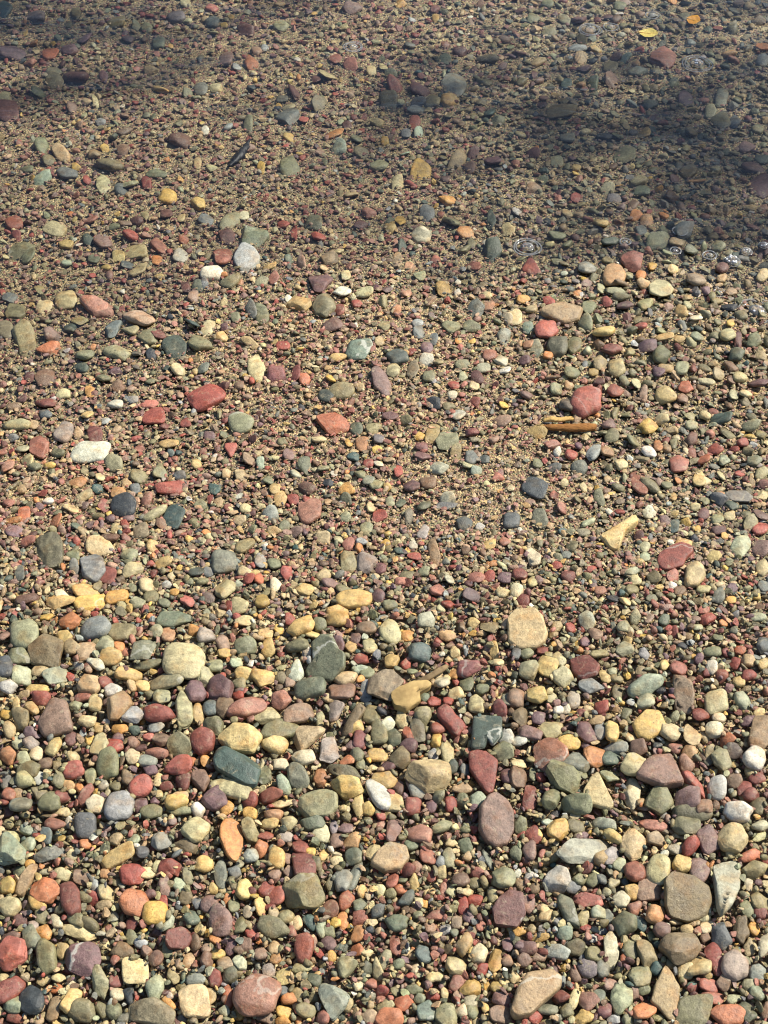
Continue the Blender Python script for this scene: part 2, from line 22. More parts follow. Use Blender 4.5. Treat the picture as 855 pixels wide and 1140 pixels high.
(285,684): """152 40 90 60 -20 Yt|tan oval pebble with a dark ring;195 70 60 40 CY;270 15 80 50 Yt r;365 45 70 46 PO;450 60 80 66 50 gC|grey-cream oval pebble;505 72 46 36 NY r;138 105 80 46 -5 GO;170 130 34 40 W;230 145 0 0 GT P:188,95,225,75,262,88,278,128,300,145,296,190,248,222,175,205,160,175,192,150|heart-shaped grey-green cobble;318 108 56 40 -65 tY;135 185 84 58 -80 mW k|mint-white wedge pebble;180 248 108 66 GT|grey-green oval cobble;380 105 46 60 gC;548 128 78 64 TS r|dark teal-grey oval cobble;453 155 50 48 YC r|yellow pebble with a cream rim;355 148 60 40 RM a;710 180 80 60 VR r|maroon pointed cobble;620 225 56 64 CW|cream white rounded pebble;660 200 40 36 NY;705 232 50 56 G;670 262 56 40 C;560 275 44 40 GT;735 300 70 56 70 Ct a;285 255 92 56 PM q;370 255 80 44 -80 LS|blue-grey oblong pebble;430 230 120 130 PG a|grey-mauve ridged angular cobble;300 215 80 50 tC;265 325 60 70 PL;85 285 70 60 rP;140 330 110 60 -20 PB;245 280 44 34 Cg;385 335 60 70 O;384 332 40 60 NB;325 355 120 34 -55 OB q|olive-brown bar lying aslant;335 378 56 44 YC r;485 345 78 50 -100 Ct k;437 370 50 56 WC;558 340 60 60 GC;650 355 106 58 48 RM|long cherry-brown oval pebble;540 385 90 50 75 GV;510 405 60 40 60 RN a;600 420 46 48 Y a|bright yellow nugget;638 460 84 44 85 CO|cream-olive upright pebble;410 400 60 80 -10 OG;460 412 50 56 GT;345 415 60 60 VR;405 470 70 46 5 Yt;480 480 76 76 OB r;180 400 120 90 -20 CP t|large peach-cream angular pebble;80 385 140 64 -15 OG a|olive wedge-shaped slab;65 435 90 56 5 CY|mottled cream oval pebble;155 475 96 70 35 CW;245 455 100 80 -60 PL a|grey-lilac block;310 485 60 50 Nr;215 545 44 76 NB a;290 530 130 56 10 OD a;300 580 110 76 YC a|yellow-cream slab;425 555 90 56 tY;410 600 120 62 62 LW|smooth pale grey-white bean-shaped pebble;580 540 150 110 to a|large tan-grey flat slab;545 580 70 66 LG r;605 610 66 46 Gg;690 580 80 36 tP a;525 640 56 60 RM r;575 640 34 40 L;755 525 0 0 RM P:710,467,740,460,770,468,806,495,800,545,790,592,770,596,742,560,715,520|red-brown diamond-shaped cobble;770 390 0 0 DT P:725,332,770,335,820,345,822,410,790,445,772,425,765,452,720,455|dark green notched block with a pale vein;835 415 50 56 60 LW r;825 460 70 60 Gg a;840 540 50 60 VM;800 695 0 0 PV P:775,610,800,602,835,625,858,660,860,720,840,765,800,780,770,760,745,720,748,650|large grey-purple ridged cobble;205 630 145 95 -5 gO a|large flat pale olive-green cobble;140 540 90 66 75 GS;95 570 70 46 75 mG;45 605 90 46 -5 RB;80 500 60 44 CW;60 665 70 46 PN;25 540 60 70 G;90 632 70 40 Ct;340 635 90 46 -70 CY;375 655 50 50 Yg;420 672 50 36 R;460 625 60 70 Ct;650 635 40 50 R;740 620 60 50 mG;690 620 46 44 G;795 120 30 66 CY q;808 160 44 26 C;835 30 40 60 tP;840 285 44 56 GS;815 315 56 60 RV;570 20 56 56 gL r;640 70 66 36 tN a;725 28 46 36 tY;40 115 50 70 Yt;20 210 80 60 YC;90 215 50 40 O;40 340 90 60 Cg a;665 125 36 40 C;215 350 30 50 gC;320 440 50 40 VB;340 470 50 50 G;110 225 40 40 P;480 225 40 40 rP;275 100 40 60 V;345 185 60 30 m;240 160 0 0;600 205 40 30 t;595 290 50 36 R;640 290 40 34 R;610 380 60 40 RP;590 470 36 44 L;620 500 50 36 G;510 440 60 50 MV;350 500 36 40 G;660 510 40 46 D;700 520 40 40 SK;620 160 0 0;500 290 0 0;370 195 50 50 G;410 60 30 40 VP;520 190 40 40 G;500 165 36 40 R;585 640 40 44 V;755 250 50 40 G;330 80 40 40 VB;30 60 50 40 tY;75 50 36 30 Y;215 35 44 50 G;110 15 40 40 R;440 510 50 44 MV;475 580 40 60 MB;435 670 40 30 oC""",
(570,684): """50 55 0 0 tC P:-15,15,10,-8,75,-10,100,15,118,70,108,95,80,112,20,112,-12,90|large sandy cream block;245 180 0 0 MR P:193,147,225,140,258,141,294,180,285,207,235,222,205,195|brick-maroon wedge;120 175 66 60 20 CY q;170 210 62 66 gC r;158 150 56 44 70 gC;440 132 42 36 LS r|small blue-grey pebble in grit;383 95 50 40 tY;375 115 66 50 gG a;278 62 56 50 PB;250 20 60 60 gL;245 92 36 36 V;265 240 86 50 -5 SL a;205 285 70 44 80 PW;310 208 60 32 55 CY;445 238 120 56 -20 mg|pale mint oval pebble with streaks;445 293 60 54 -15 mg;555 180 64 56 rM r|rosy maroon pebble beside the slate slab;575 270 0 0 PG P:537,207,570,215,602,235,610,272,600,330,545,326,540,270|purple-grey slate slab;682 293 78 76 gC r|round pale olive-green disc;770 290 70 50 40 Gm;635 335 70 54 RM k;695 345 50 36 CW;720 420 60 44 rN;675 385 60 50 CW;810 480 76 76 W r|white rounded cobble;830 390 96 104 Bt a|large tan-brown block at the right edge;455 370 0 0 Yt P:400,367,445,322,490,327,512,372,490,400,455,420,420,408|golden tan pebble with a round pit;525 390 76 66 40 Cg;600 400 60 90 tB a;335 390 92 50 -80 YC|pale yellow upright oval pebble;295 390 40 70 LT;400 412 50 50 Ct k;245 395 80 60 50 MV;190 430 76 56 Yt;60 395 90 46 20 VP;30 340 60 70 OB;85 265 70 80 YC a;60 185 70 70 gO a;180 320 36 36 WC;255 315 34 36 t;130 470 120 100 PR a|dusky pink-brown cobble;275 470 76 80 NB a;215 490 110 76 20 SG a|slate blue-grey angular pebble;25 420 46 56 LW;25 500 60 34 C|small cream pebble in a dark hollow;20 545 60 70 BM;180 545 120 90 20 GO a;60 610 90 50 85 MR;70 535 50 28 85 G;95 545 40 36 R;130 620 80 60 -60 GO;285 590 0 0 Ct P:240,585,262,545,287,525,312,580,340,640,325,656,232,628|cream triangular cobble;408 503 92 80 Cg|cream-grey pebble with a dark speck;330 480 60 50 TG;345 450 90 40 LG;490 530 0 0 PV P:415,545,440,500,470,470,530,465,572,570,500,582|broad mauve-grey slab;398 593 120 58 88 CW a|mottled cream oblong cobble;325 540 60 50 gm;210 635 110 70 15 Gg;490 620 100 90 GO a|faceted grey-olive cobble;612 570 110 36 42 rR q|long thin red bar;685 578 66 76 LW r|grey-white ball-shaped pebble;590 620 90 70 VP;640 640 60 70 PB;600 665 120 60 OD r;755 660 100 60 20 W|white oval pebble at the right;820 640 50 60 OG;775 580 50 50 MR;745 555 60 50 PB;820 550 60 40 RM;800 600 60 50 MR;580 500 56 60 PR;545 448 50 40 rP;700 490 80 56 70 gO;790 355 50 36 VM;690 75 36 40 G;655 15 56 40 R r;820 10 60 30 gm;840 100 50 70 KS a;620 42 40 30 mC;745 165 40 40 R;790 205 50 44 RM;700 210 40 50 RB;665 180 40 50 W;510 170 44 36 -45 CY;625 150 30 34 V;670 125 60 36 G;760 120 40 30 RN;540 60 36 36 MR;570 105 36 30 K;350 260 40 50 OB;380 330 40 50 G;430 190 40 34 Ot;420 450 60 60 BV;485 435 36 36 KS;590 460 56 50 tN;840 165 36 40 gY;790 155 50 40 t;760 225 44 46 tY;825 330 36 34 C;780 320 40 30 CY;740 455 60 50 KB;660 460 40 50 tG;130 385 80 60 gY;15 280 60 60 PB;90 345 50 50 V;180 200 0 0;150 40 36 36 t;195 45 36 36 R;100 120 40 40 MR;50 130 44 40 gO;15 130 36 50 S;290 130 60 36 o;350 215 40 34 Oo;335 190 36 30 g;540 345 40 40 gG;410 10 40 50 g;460 10 36 40 P;370 40 50 40 Gg;510 20 40 40 GT;155 320 40 30 W;130 280 40 40 gC;300 310 50 44 R;280 355 60 30 t;250 440 40 30 V""",
(0,912): """30 105 100 110 mG a|pale mint-grey angular cobble at the left edge;95 85 60 50 mg;90 35 50 40 mG;155 50 66 40 85 ST;180 15 76 44 RP;285 20 72 82 KS r|navy charcoal cobble;205 65 30 26 YO;165 115 110 50 -20 SG a;285 82 44 40 Nr;390 125 130 54 -20 CY q|long pale yellow wedge;445 68 60 40 mG;385 70 56 46 tO;540 75 70 60 LG a;655 35 84 90 30 Cg r|lichen-patterned cream cobble;625 92 90 50 OB;770 70 0 0 N P:735,28,748,2,775,-4,800,8,812,45,808,95,790,140,776,144,752,118,733,70|bright orange almond-shaped cobble;835 40 80 56 70 OC;835 120 60 50 30 Lm;440 182 92 76 10 R a|brick-red five-sided cobble;150 240 100 84 10 NR a|orange-red wedge cobble;125 275 64 50 YC;235 265 120 64 80 MR|maroon upright oval cobble;85 205 120 44 -55 Bt;25 220 60 60 YC r;30 292 80 70 Cg r;210 185 60 50 Cg;270 195 56 46 BP q;315 220 50 34 80 L;355 245 60 50 gC;448 280 96 90 Nr r|salmon-orange rounded cobble;518 313 80 80 Y r|golden yellow rounded cobble;440 350 50 50 MR r;570 155 80 60 RM a;600 220 46 56 mg;680 150 60 56 Yt;735 190 90 48 -85 SG;785 180 50 44 S;625 190 60 40 80 Gg;620 260 50 56 OB;710 235 44 36 80 Yt;815 235 80 50 -70 CY;700 285 60 60 VP;735 340 100 74 85 VP|purple oval cobble;595 400 92 76 -25 MR a|dark maroon angular cobble;550 225 80 40 85 PV;265 378 120 46 10 C a|cream sliver;190 345 70 36 60 CW;155 460 115 68 -85 OG|olive upright oval cobble;280 465 130 110 -35 VM r|big mauve-maroon cobble with white scratches;210 440 66 50 60 OC;105 400 80 66 80 GT;40 445 100 110 rR a|pink-red blotchy cobble;30 400 80 50 PM;410 440 80 56 BO;453 508 84 90 C q|cream rounded square cobble;335 545 126 60 75 gG|pale green upright cobble;520 565 88 66 90 gm;390 585 46 50 CW;505 645 150 100 15 GP r|large grey-tan cobble at the bottom edge;105 605 86 100 K r|charcoal cobble at the lower left;240 605 100 54 -60 CY;180 630 110 50 -80 Bt;30 570 110 70 -45 RM;50 620 80 60 Gm;275 640 90 90 OG a;650 610 100 110 Ct q|khaki-cream block;858 588 150 138 PR r|round dusky-pink cobble at the bottom;655 535 70 50 LG;720 530 56 50 80 MR;765 600 90 40 85 RN;750 640 46 44 gm;565 615 60 34 60 NY;580 525 70 40 80 tO;725 450 56 40 -20 YC;750 480 60 46 PC;800 480 56 50 80 gm;800 355 70 50 -75 OG;630 470 60 40 -80 tP a;520 465 56 50 -60 MP;190 570 44 36 NR;195 530 50 40 C;385 540 50 46 MR;640 330 60 50 60 TG;825 310 36 40 CL;850 285 20 60 Y;15 540 40 60 OC;145 380 60 60 NY a;70 340 50 44 M;110 355 40 40 PL;250 330 80 50 40 G;300 350 70 40 40 O;380 325 36 36 gL;345 290 60 36 tG;310 265 40 50 R;280 260 60 40 G;560 350 70 36 -60 gL;500 250 50 40 V;540 280 40 50 R;530 160 40 40 gC;475 110 50 40 SK;490 180 60 40 tC;350 180 40 36 Nt;240 120 34 40 Cg;40 60 60 40 CG;65 175 50 40 G;100 150 36 30 YN;140 325 44 50 O;50 665 60 40 RB;340 640 50 60 O;380 640 60 60 G;410 665 50 40 SG;430 590 40 70 K;560 430 40 60 G;490 440 40 40 PM;470 415 50 36 L;440 395 40 50 G;650 415 40 60 B;770 430 44 60 V;690 430 36 50 P;720 400 40 36 N;690 470 44 60 MP;770 520 50 60 OT;700 590 40 70 t;800 650 40 50 YO;820 420 44 50 PM;660 280 40 44 S;630 250 44 40 M;780 290 40 50 G;760 270 30 40 N""",
(285,912): """70 130 80 50 -88 YC|yellow-cream upright oval pebble;15 98 60 50 80 NR;150 88 56 62 RM q;160 150 74 96 MR q|cherry-red two-part cobble;190 15 90 50 GT;220 50 60 60 Cm;110 15 60 44 Cg;30 55 60 36 RB;100 60 50 40 PL;45 15 70 40 CY;160 245 145 116 Oo a|large flat olive-tan cobble;290 205 90 54 -80 LG|grey upright oval pebble;330 190 110 40 -75 SG;35 235 56 50 -50 RM;70 255 70 54 -70 rR|cherry-red oval pebble;15 290 70 44 80 YC;55 360 110 66 15 OD|dark olive oval cobble;160 430 106 64 -80 RB|reddish-brown upright cobble;120 375 36 44 RP;180 345 60 40 70 TD;218 365 76 36 85 mG;250 300 60 54 BR r;300 275 66 50 -60 RN;325 125 56 56 GT r;445 130 0 0 tP P:382,150,405,110,445,82,500,95,510,130,480,168,430,176|tan-grey wedge cobble;460 35 90 50 -85 VP q;520 85 56 46 GT;550 50 100 60 20 Pr;575 125 66 56 60 RP;645 130 66 40 85 gG;700 88 60 46 80 GD;615 145 44 36 80 LS;650 80 44 30 C;620 25 90 36 -30 Gg;825 195 80 80 Gg r;835 300 0 0 MV P:790,300,810,265,845,240,890,250,900,320,870,360,800,350|dark maroon faceted cobble;775 135 80 36 80 SG;525 215 66 36 85 CY;585 190 50 36 70 RM;505 265 66 46 -35 ST;560 280 44 30 65 NY;480 235 44 34 RN;455 205 56 40 -70 RP;510 170 56 46 MR;350 285 56 46 GT;410 305 66 40 -45 SD;470 345 80 54 -5 TG|dark teal oval pebble;690 290 60 38 85 R;695 420 86 46 -55 tg;745 450 70 56 -70 CW;670 485 90 66 40 oC a;670 550 66 44 -75 PR;720 560 80 60 YB a;465 425 70 42 80 RB;560 450 70 50 70 ST;405 500 92 42 -90 Cg k;300 495 76 70 Gg a;372 495 50 44 70 DG;90 525 50 60 CY q;195 530 80 46 80 DG;45 505 50 44 80 PL;65 460 50 44 80 Nt;255 600 100 130 GL a|grey mottled cobble at the bottom;90 675 50 40 NY;445 665 90 70 Nr r|orange-red cobble at the bottom edge;490 615 66 56 RN;565 640 80 60 70 Tm;645 650 90 80 Og a;685 640 46 44 WC;530 500 46 26 -70 CW;815 600 66 50 VP;820 655 90 60 PB;770 555 50 20 90 Y;830 545 40 30 C;715 610 50 44 CL;540 320 34 30 G r;100 325 60 50 OC;60 325 50 60 CP;205 195 26 26 Ct;245 220 50 36 80 O;355 240 36 46 tY;180 110 36 36 Y;225 120 50 30 -50 Yt;200 150 44 60 O;110 175 44 44 PB;65 185 50 36 P;100 135 50 40 PM;395 110 70 60 tC a;320 75 60 60 Nt a;270 75 44 50 PM;270 140 50 36 C;300 30 50 40 VP;260 25 30 50 VL;490 160 40 44 R;415 240 40 40 Cg;450 250 44 36 Oo;535 160 44 40 PB;600 320 70 36 -10 rP;345 330 60 50 RB a;340 385 50 60 NB;390 345 40 34 C;265 345 44 40 Y;290 340 36 60 N;245 375 50 40 G;245 415 50 50 VB;255 460 30 50 YN;190 415 30 50 P;340 435 50 40 RN;15 450 50 50 PB;60 430 40 50 t;620 180 44 44 C;625 240 50 26 85 rP;650 240 40 36 gC;705 245 50 30 tC;730 215 40 40 G;680 200 60 50 BP;740 180 50 40 RP;790 255 50 40 80 Cg;730 270 50 40 R;670 345 40 44 Pg;710 330 40 36 V;745 355 40 36 rP;630 370 40 36 L;580 360 50 36 P;620 300 40 30 Cr;800 470 50 90 YB a;840 420 40 60 V;760 500 40 44 R;840 475 40 40 P;475 485 40 36 gT;430 470 70 40 -60 gB;370 445 50 30 C;385 550 40 44 RP;420 575 50 40 R;430 625 80 36 -10 Cg;380 660 60 50 PC;340 555 36 44 WC;305 620 44 60 tO;530 570 60 36 G;545 600 40 36 Gm;590 590 50 40 R;630 580 46 30 -80 C;600 635 40 30 RP;595 525 60 44 C;720 640 44 60 G;765 630 50 26 85 YC;800 560 44 40 OY;90 575 50 40 SK;140 580 50 40 oC;95 645 60 36 Y;110 600 60 44 N;20 590 0 0;30 665 60 40 PB;170 640 70 50 oG;220 665 60 50 PR;150 500 80 30 og;135 350 50 50 C""",
(570,912): """155 30 90 76 Yt a|mustard yellow knobbly cobble;245 105 190 92 -12 gL a|long pale grey-green slab;335 55 90 36 45 CY;310 15 90 40 15 gL;405 85 110 84 80 Ct a|cream mottled upright cobble;480 70 76 50 PC;465 20 90 44 10 rP;595 90 80 46 -50 R|cherry-red slanting oval pebble;655 70 100 66 65 VB|brown-mauve oval cobble;740 65 100 100 Ct a|cream-tan knobbly cobble;830 20 60 50 gW;580 20 90 70 GO;800 125 90 40 -20 rN|long salmon pebble;805 170 90 60 Ot;70 55 56 70 MR;60 105 50 70 VP;15 115 40 50 GD;155 205 96 80 WL a|white-grey rounded wedge;250 160 40 50 MR;360 155 50 46 gm r;410 175 70 80 RB r|red-brown rounded cobble;488 168 84 100 Cg r|pale yellow-green rounded cobble;568 150 66 70 CY r;625 170 70 90 VP r|purple cobble with a dark pit;715 230 0 0 gL P:672,158,710,140,755,130,765,180,758,235,735,285,692,340,680,300,676,230|tall pale grey pointed slab;590 260 0 0 OB P:508,215,530,190,600,195,655,225,670,275,650,320,590,338,530,325,512,290|very large olive-brown rounded block;455 240 90 80 PB a;365 270 66 50 70 CW;405 245 60 56 Yt;412 297 50 50 rP r;480 318 70 66 Nt r|mottled peach pebble;290 310 60 50 mg;240 265 110 46 10 rM a;190 305 130 54 62 GD|dark grey-olive slanting bar;15 300 110 44 -88 RP;55 285 44 56 VP;75 230 40 40 BO;25 220 46 40 Bt;20 180 24 30 W;55 190 36 30 W;115 320 50 60 tC;22 375 46 40 YN r|small bright mustard pebble;90 397 70 24 -2 Yt q;178 380 50 50 mT r|round teal-grey pebble;152 340 30 30 L;150 443 90 46 15 Lm|white-grey oval pebble;215 430 60 60 OD;330 440 130 48 85 CW a|cream knobbly upright pebble;375 350 90 70 60 GD;395 430 80 50 70 GO;450 450 110 60 65 Ot a;375 465 50 30 80 RN;500 370 66 60 VP;515 365 30 36 W;585 375 44 44 C;650 360 60 46 -60 CW;560 425 140 106 -5 BG a|brown-grey angular block;700 395 90 66 80 SK r;765 370 90 50 85 BO;810 365 60 40 75 NY;845 420 100 44 -85 CL;680 465 110 54 62 RM q|brick-red slanting oblong;745 490 110 84 60 PL r|lilac-grey rounded cobble;625 490 80 76 Ct q|sandy cream square cobble;580 505 60 60 Ct;515 580 0 0 tB P:508,492,535,520,558,562,556,610,545,668,530,672,490,630,463,608,480,550|tan kite-shaped cobble;430 520 80 90 Gg a;365 595 96 70 -85 gm|grey-green banded cobble;440 640 80 70 Nr r|peach-orange mottled cobble;250 605 80 60 50 PR;208 600 90 34 -75 C;80 580 0 0 tB P:-5,640,15,570,50,520,130,503,163,530,158,565,110,610,60,655,10,665|large olive-tan block;120 635 70 40 GS;80 660 56 40 R;165 590 60 50 MR;240 660 70 60 Yt;325 550 50 44 PV;300 500 66 50 80 SG;250 500 70 60 SV;605 640 110 100 OG q;720 655 130 70 Nr r|large salmon-orange cobble at the bottom edge;660 555 70 50 rM;605 565 50 40 MR;670 598 100 40 RP;780 640 80 54 50 GD;820 580 60 46 30 Gm;790 215 50 30 85 CW;825 275 80 50 30 Ot;830 310 60 40 70 MR;785 300 60 40 60 Gg;710 545 60 60 PB a;820 510 60 60 LG;270 205 50 50 GO;330 120 70 56 -40 LP;300 130 60 46 -40 tB;545 100 60 40 OW;640 250 0 0;300 200 40 50 S;340 210 50 36 -60 Cg;315 245 40 30 g;225 200 50 40 G;200 225 60 40 S;285 280 40 36 r;320 325 40 50 GL;430 350 44 60 T;240 330 40 60 oC;245 360 40 30 R;270 400 30 30 L;110 300 40 50 tC;135 330 30 26 C;65 365 40 36 CB;55 430 60 50 VB;30 420 40 40 V;40 470 50 50 PV;90 460 50 40 P;245 490 40 26 W;210 520 60 36 50 MP;270 450 60 60 O;550 345 60 30 Ct;645 395 40 40 B;640 330 44 40 gC;600 350 60 30 oC;790 430 44 60 tG;800 405 30 26 C;540 300 50 40 B;20 640 40 30 N;10 530 40 40 t;120 540 0 0;180 640 50 50 OG;290 590 50 60 SG;310 640 50 60 VR;340 670 50 30 L;390 670 50 40 G;410 580 36 50 PB;440 570 50 40 G;500 480 40 30 PG;580 620 40 50 T;560 480 30 30 G;740 600 50 40 g;850 640 40 60 P;790 555 50 40 gO;480 500 40 50 T;30 20 50 60 G;215 20 60 50 O;120 10 50 30 m"""
}
random.seed(7)
rng = np.random.default_rng(7)
scene = bpy.context.scene
COL = scene.collection
PW, PH = 855.0, 1140.0            # the photograph, in pixels

# ------------------------------------------------------------------ camera and ground
CAM_H = 1.50
PITCH = math.radians(48.0)
TAN = math.tan(math.radians(20.0))
WATER_Z = -0.004


def shore_y(X):
    # the shoreline: across the picture, then curving out into the lake at the sides
    side = np.maximum(np.abs(X) - 1.6, 0.0)
    return 1.72 + 0.05 * np.sin(X * 4.2 + 0.7) + -0.05 * X + 0.55 * side ** 1.35


def ground_z(X, Y):
    X = np.asarray(X, float); Y = np.asarray(Y, float)
    d = Y - shore_y(X)
    dry = np.minimum(-d, 40.0)
    lake = np.clip(d, 0, None)
    z = np.where(d < 0, 0.004 * dry + 0.0, -0.055 * np.minimum(lake, 2.0) - 0.25 * np.clip(lake - 2.0, 0, 12.0))
    near = np.exp(-((Y - 1.5) ** 2 + X ** 2) / 6.0)
    z = z + near * 0.006 * (np.sin(X * 3.1 + 1.0) * np.sin(Y * 4.3) + 0.6 * np.sin(X * 7.7 + Y * 5.1))
    return z


FWD = np.array([0, math.cos(PITCH), -math.sin(PITCH)])
UP = np.array([0, math.sin(PITCH), math.cos(PITCH)])


def unproject(px, py, h=0.0):
    """Photo pixel(s) -> the point of the beach (h above it) that is seen there."""
    px = np.asarray(px, float); py = np.asarray(py, float)
    u = (px - PW / 2) / (PH / 2) * TAN
    v = -(py - PH / 2) / (PH / 2) * TAN
    dx = u
    dy = FWD[1] + v * UP[1]
    dz = FWD[2] + v * UP[2]
    z = np.zeros_like(px) + h
    for _ in range(6):
        t = (z - CAM_H) / dz
        X, Y = dx * t, dy * t
        z = ground_z(X, Y) + h
    return X, Y, z


cam_data = bpy.data.cameras.new('camera')
cam = bpy.data.objects.new('camera', cam_data)
COL.objects.link(cam)
cam.location = (0, 0, CAM_H)
cam.rotation_euler = (math.radians(90) - PITCH, 0, 0)
cam_data.sensor_fit = 'VERTICAL'
cam_data.angle = math.radians(40.0)
cam_data.clip_start = 0.05
cam_data.clip_end = 2000
scene.camera = cam

# ------------------------------------------------------------------ colours (surface colours, sRGB, of the kinds of stone)
HEX = {
    'R': '9c5040', 'r': 'b06a58', 'M': '6c4a40', 'P': '9c8068', 'V': '7a6060', 'K': '3d4244', 'S': '747772', 'G': '80805f',
    'g': 'a8a67e', 'm': 'a9b698', 'T': '4c625a', 'O': '7d7451', 'o': '9a8e62', 'B': '7d644b', 't': 'bda374', 'C': 'c8b783',
    'Y': 'cfa950', 'N': 'c4854a', 'W': 'd6cfb8', 'L': 'a5a79f', 'D': '50584a',
}
WORD = {
    'R': 'brick red', 'r': 'rosy red', 'M': 'maroon', 'P': 'pinkish mauve', 'V': 'purple', 'K': 'charcoal', 'S': 'slate grey', 'G': 'grey-green',
    'g': 'pale green', 'm': 'mint green', 'T': 'dark teal', 'O': 'olive', 'o': 'light olive', 'B': 'brown', 't': 'tan', 'C': 'cream',
    'Y': 'ochre yellow', 'N': 'orange', 'W': 'white', 'L': 'pale grey', 'D': 'dark green',
}
TINT = {
    'R': 'reddish', 'r': 'rosy', 'M': 'maroon-tinged', 'P': 'pinkish', 'V': 'purplish', 'K': 'blackish', 'S': 'slaty', 'G': 'greenish-grey',
    'g': 'pale greenish', 'm': 'minty', 'T': 'teal-tinged', 'O': 'olive-tinged', 'o': 'olive-tinged', 'B': 'brownish', 't': 'tan-tinged',
    'C': 'creamy', 'Y': 'yellowish', 'N': 'orange-tinged', 'W': 'whitish', 'L': 'pale greyish', 'D': 'dark greenish',
}
ALBEDO = 0.80


def lin(hexs):
    c = np.array([int(hexs[i:i + 2], 16) / 255.0 for i in (0, 2, 4)])
    return np.where(c <= 0.04045, c / 12.92, ((c + 0.055) / 1.055) ** 2.4)


def colour(code, r, spread=1.0):
    a = lin(HEX[code[0]])
    if len(code) > 1:
        b = lin(HEX[code[1]])
        k = r.uniform(0.28, 0.5)
        a = a * (1 - k) + b * k
    a = a * ALBEDO * math.exp(r.normal(0, 0.10 * spread))
    a = a * np.exp(r.normal(0, 0.035 * spread, 3))
    grey = a.mean()
    a = grey + (a - grey) * 0.91
    return np.clip(a, 0.012, 0.85)


# ------------------------------------------------------------------ sphere templates
def ico(sub):
    bm = bmesh.new()
    bmesh.ops.create_icosphere(bm, subdivisions=sub, radius=1.0)
    bm.verts.ensure_lookup_table()
    v = np.array([p.co[:] for p in bm.verts])
    f = np.array([[q.index for q in p.verts] for p in bm.faces], dtype=np.int32)
    bm.free()
    return v / np.linalg.norm(v, axis=1, keepdims=True), f


ICO = {s: ico(s) for s in (1, 2, 3, 4, 5)}


def wobble(v, r, freq, n=5):
    """Smooth random field over points v, about -1..1."""
    out = np.zeros(len(v))
    for _ in range(n):
        d = r.normal(size=3); d /= np.linalg.norm(d)
        out += np.sin(v @ d * freq * r.uniform(0.6, 1.5) + r.uniform(0, 6.28))
    return out / math.sqrt(n) * 0.8


NTH = 96
TH = np.linspace(-math.pi, math.pi, NTH, endpoint=False)


def poly_radius(poly):
    """Distance from (0,0) to the outline of a polygon, for NTH directions."""
    P = np.asarray(poly, float); Q = np.roll(P, -1, axis=0)
    out = np.zeros(NTH)
    for i, t in enumerate(TH):
        d = np.array([math.cos(t), math.sin(t)])
        e = Q - P
        den = d[0] * e[:, 1] - d[1] * e[:, 0]
        den = np.where(np.abs(den) < 1e-12, 1e-12, den)
        s = (P[:, 0] * e[:, 1] - P[:, 1] * e[:, 0]) / den
        k = (P[:, 0] * d[1] - P[:, 1] * d[0]) / den
        ok = (s > 0) & (k >= -1e-6) & (k <= 1 + 1e-6)
        out[i] = s[ok].max() if ok.any() else 0.0
    bad = out <= 0
    if bad.any():
        out[bad] = np.interp(TH[bad], TH[~bad], out[~bad], period=2 * math.pi)
    return out


def blur(rad, sig):
    if sig <= 0:
        return rad
    k = np.exp(-0.5 * (np.arange(-12, 13) / sig) ** 2); k /= k.sum()
    return np.convolve(np.r_[rad[-12:], rad, rad[:12]], k, 'same')[12:-12]


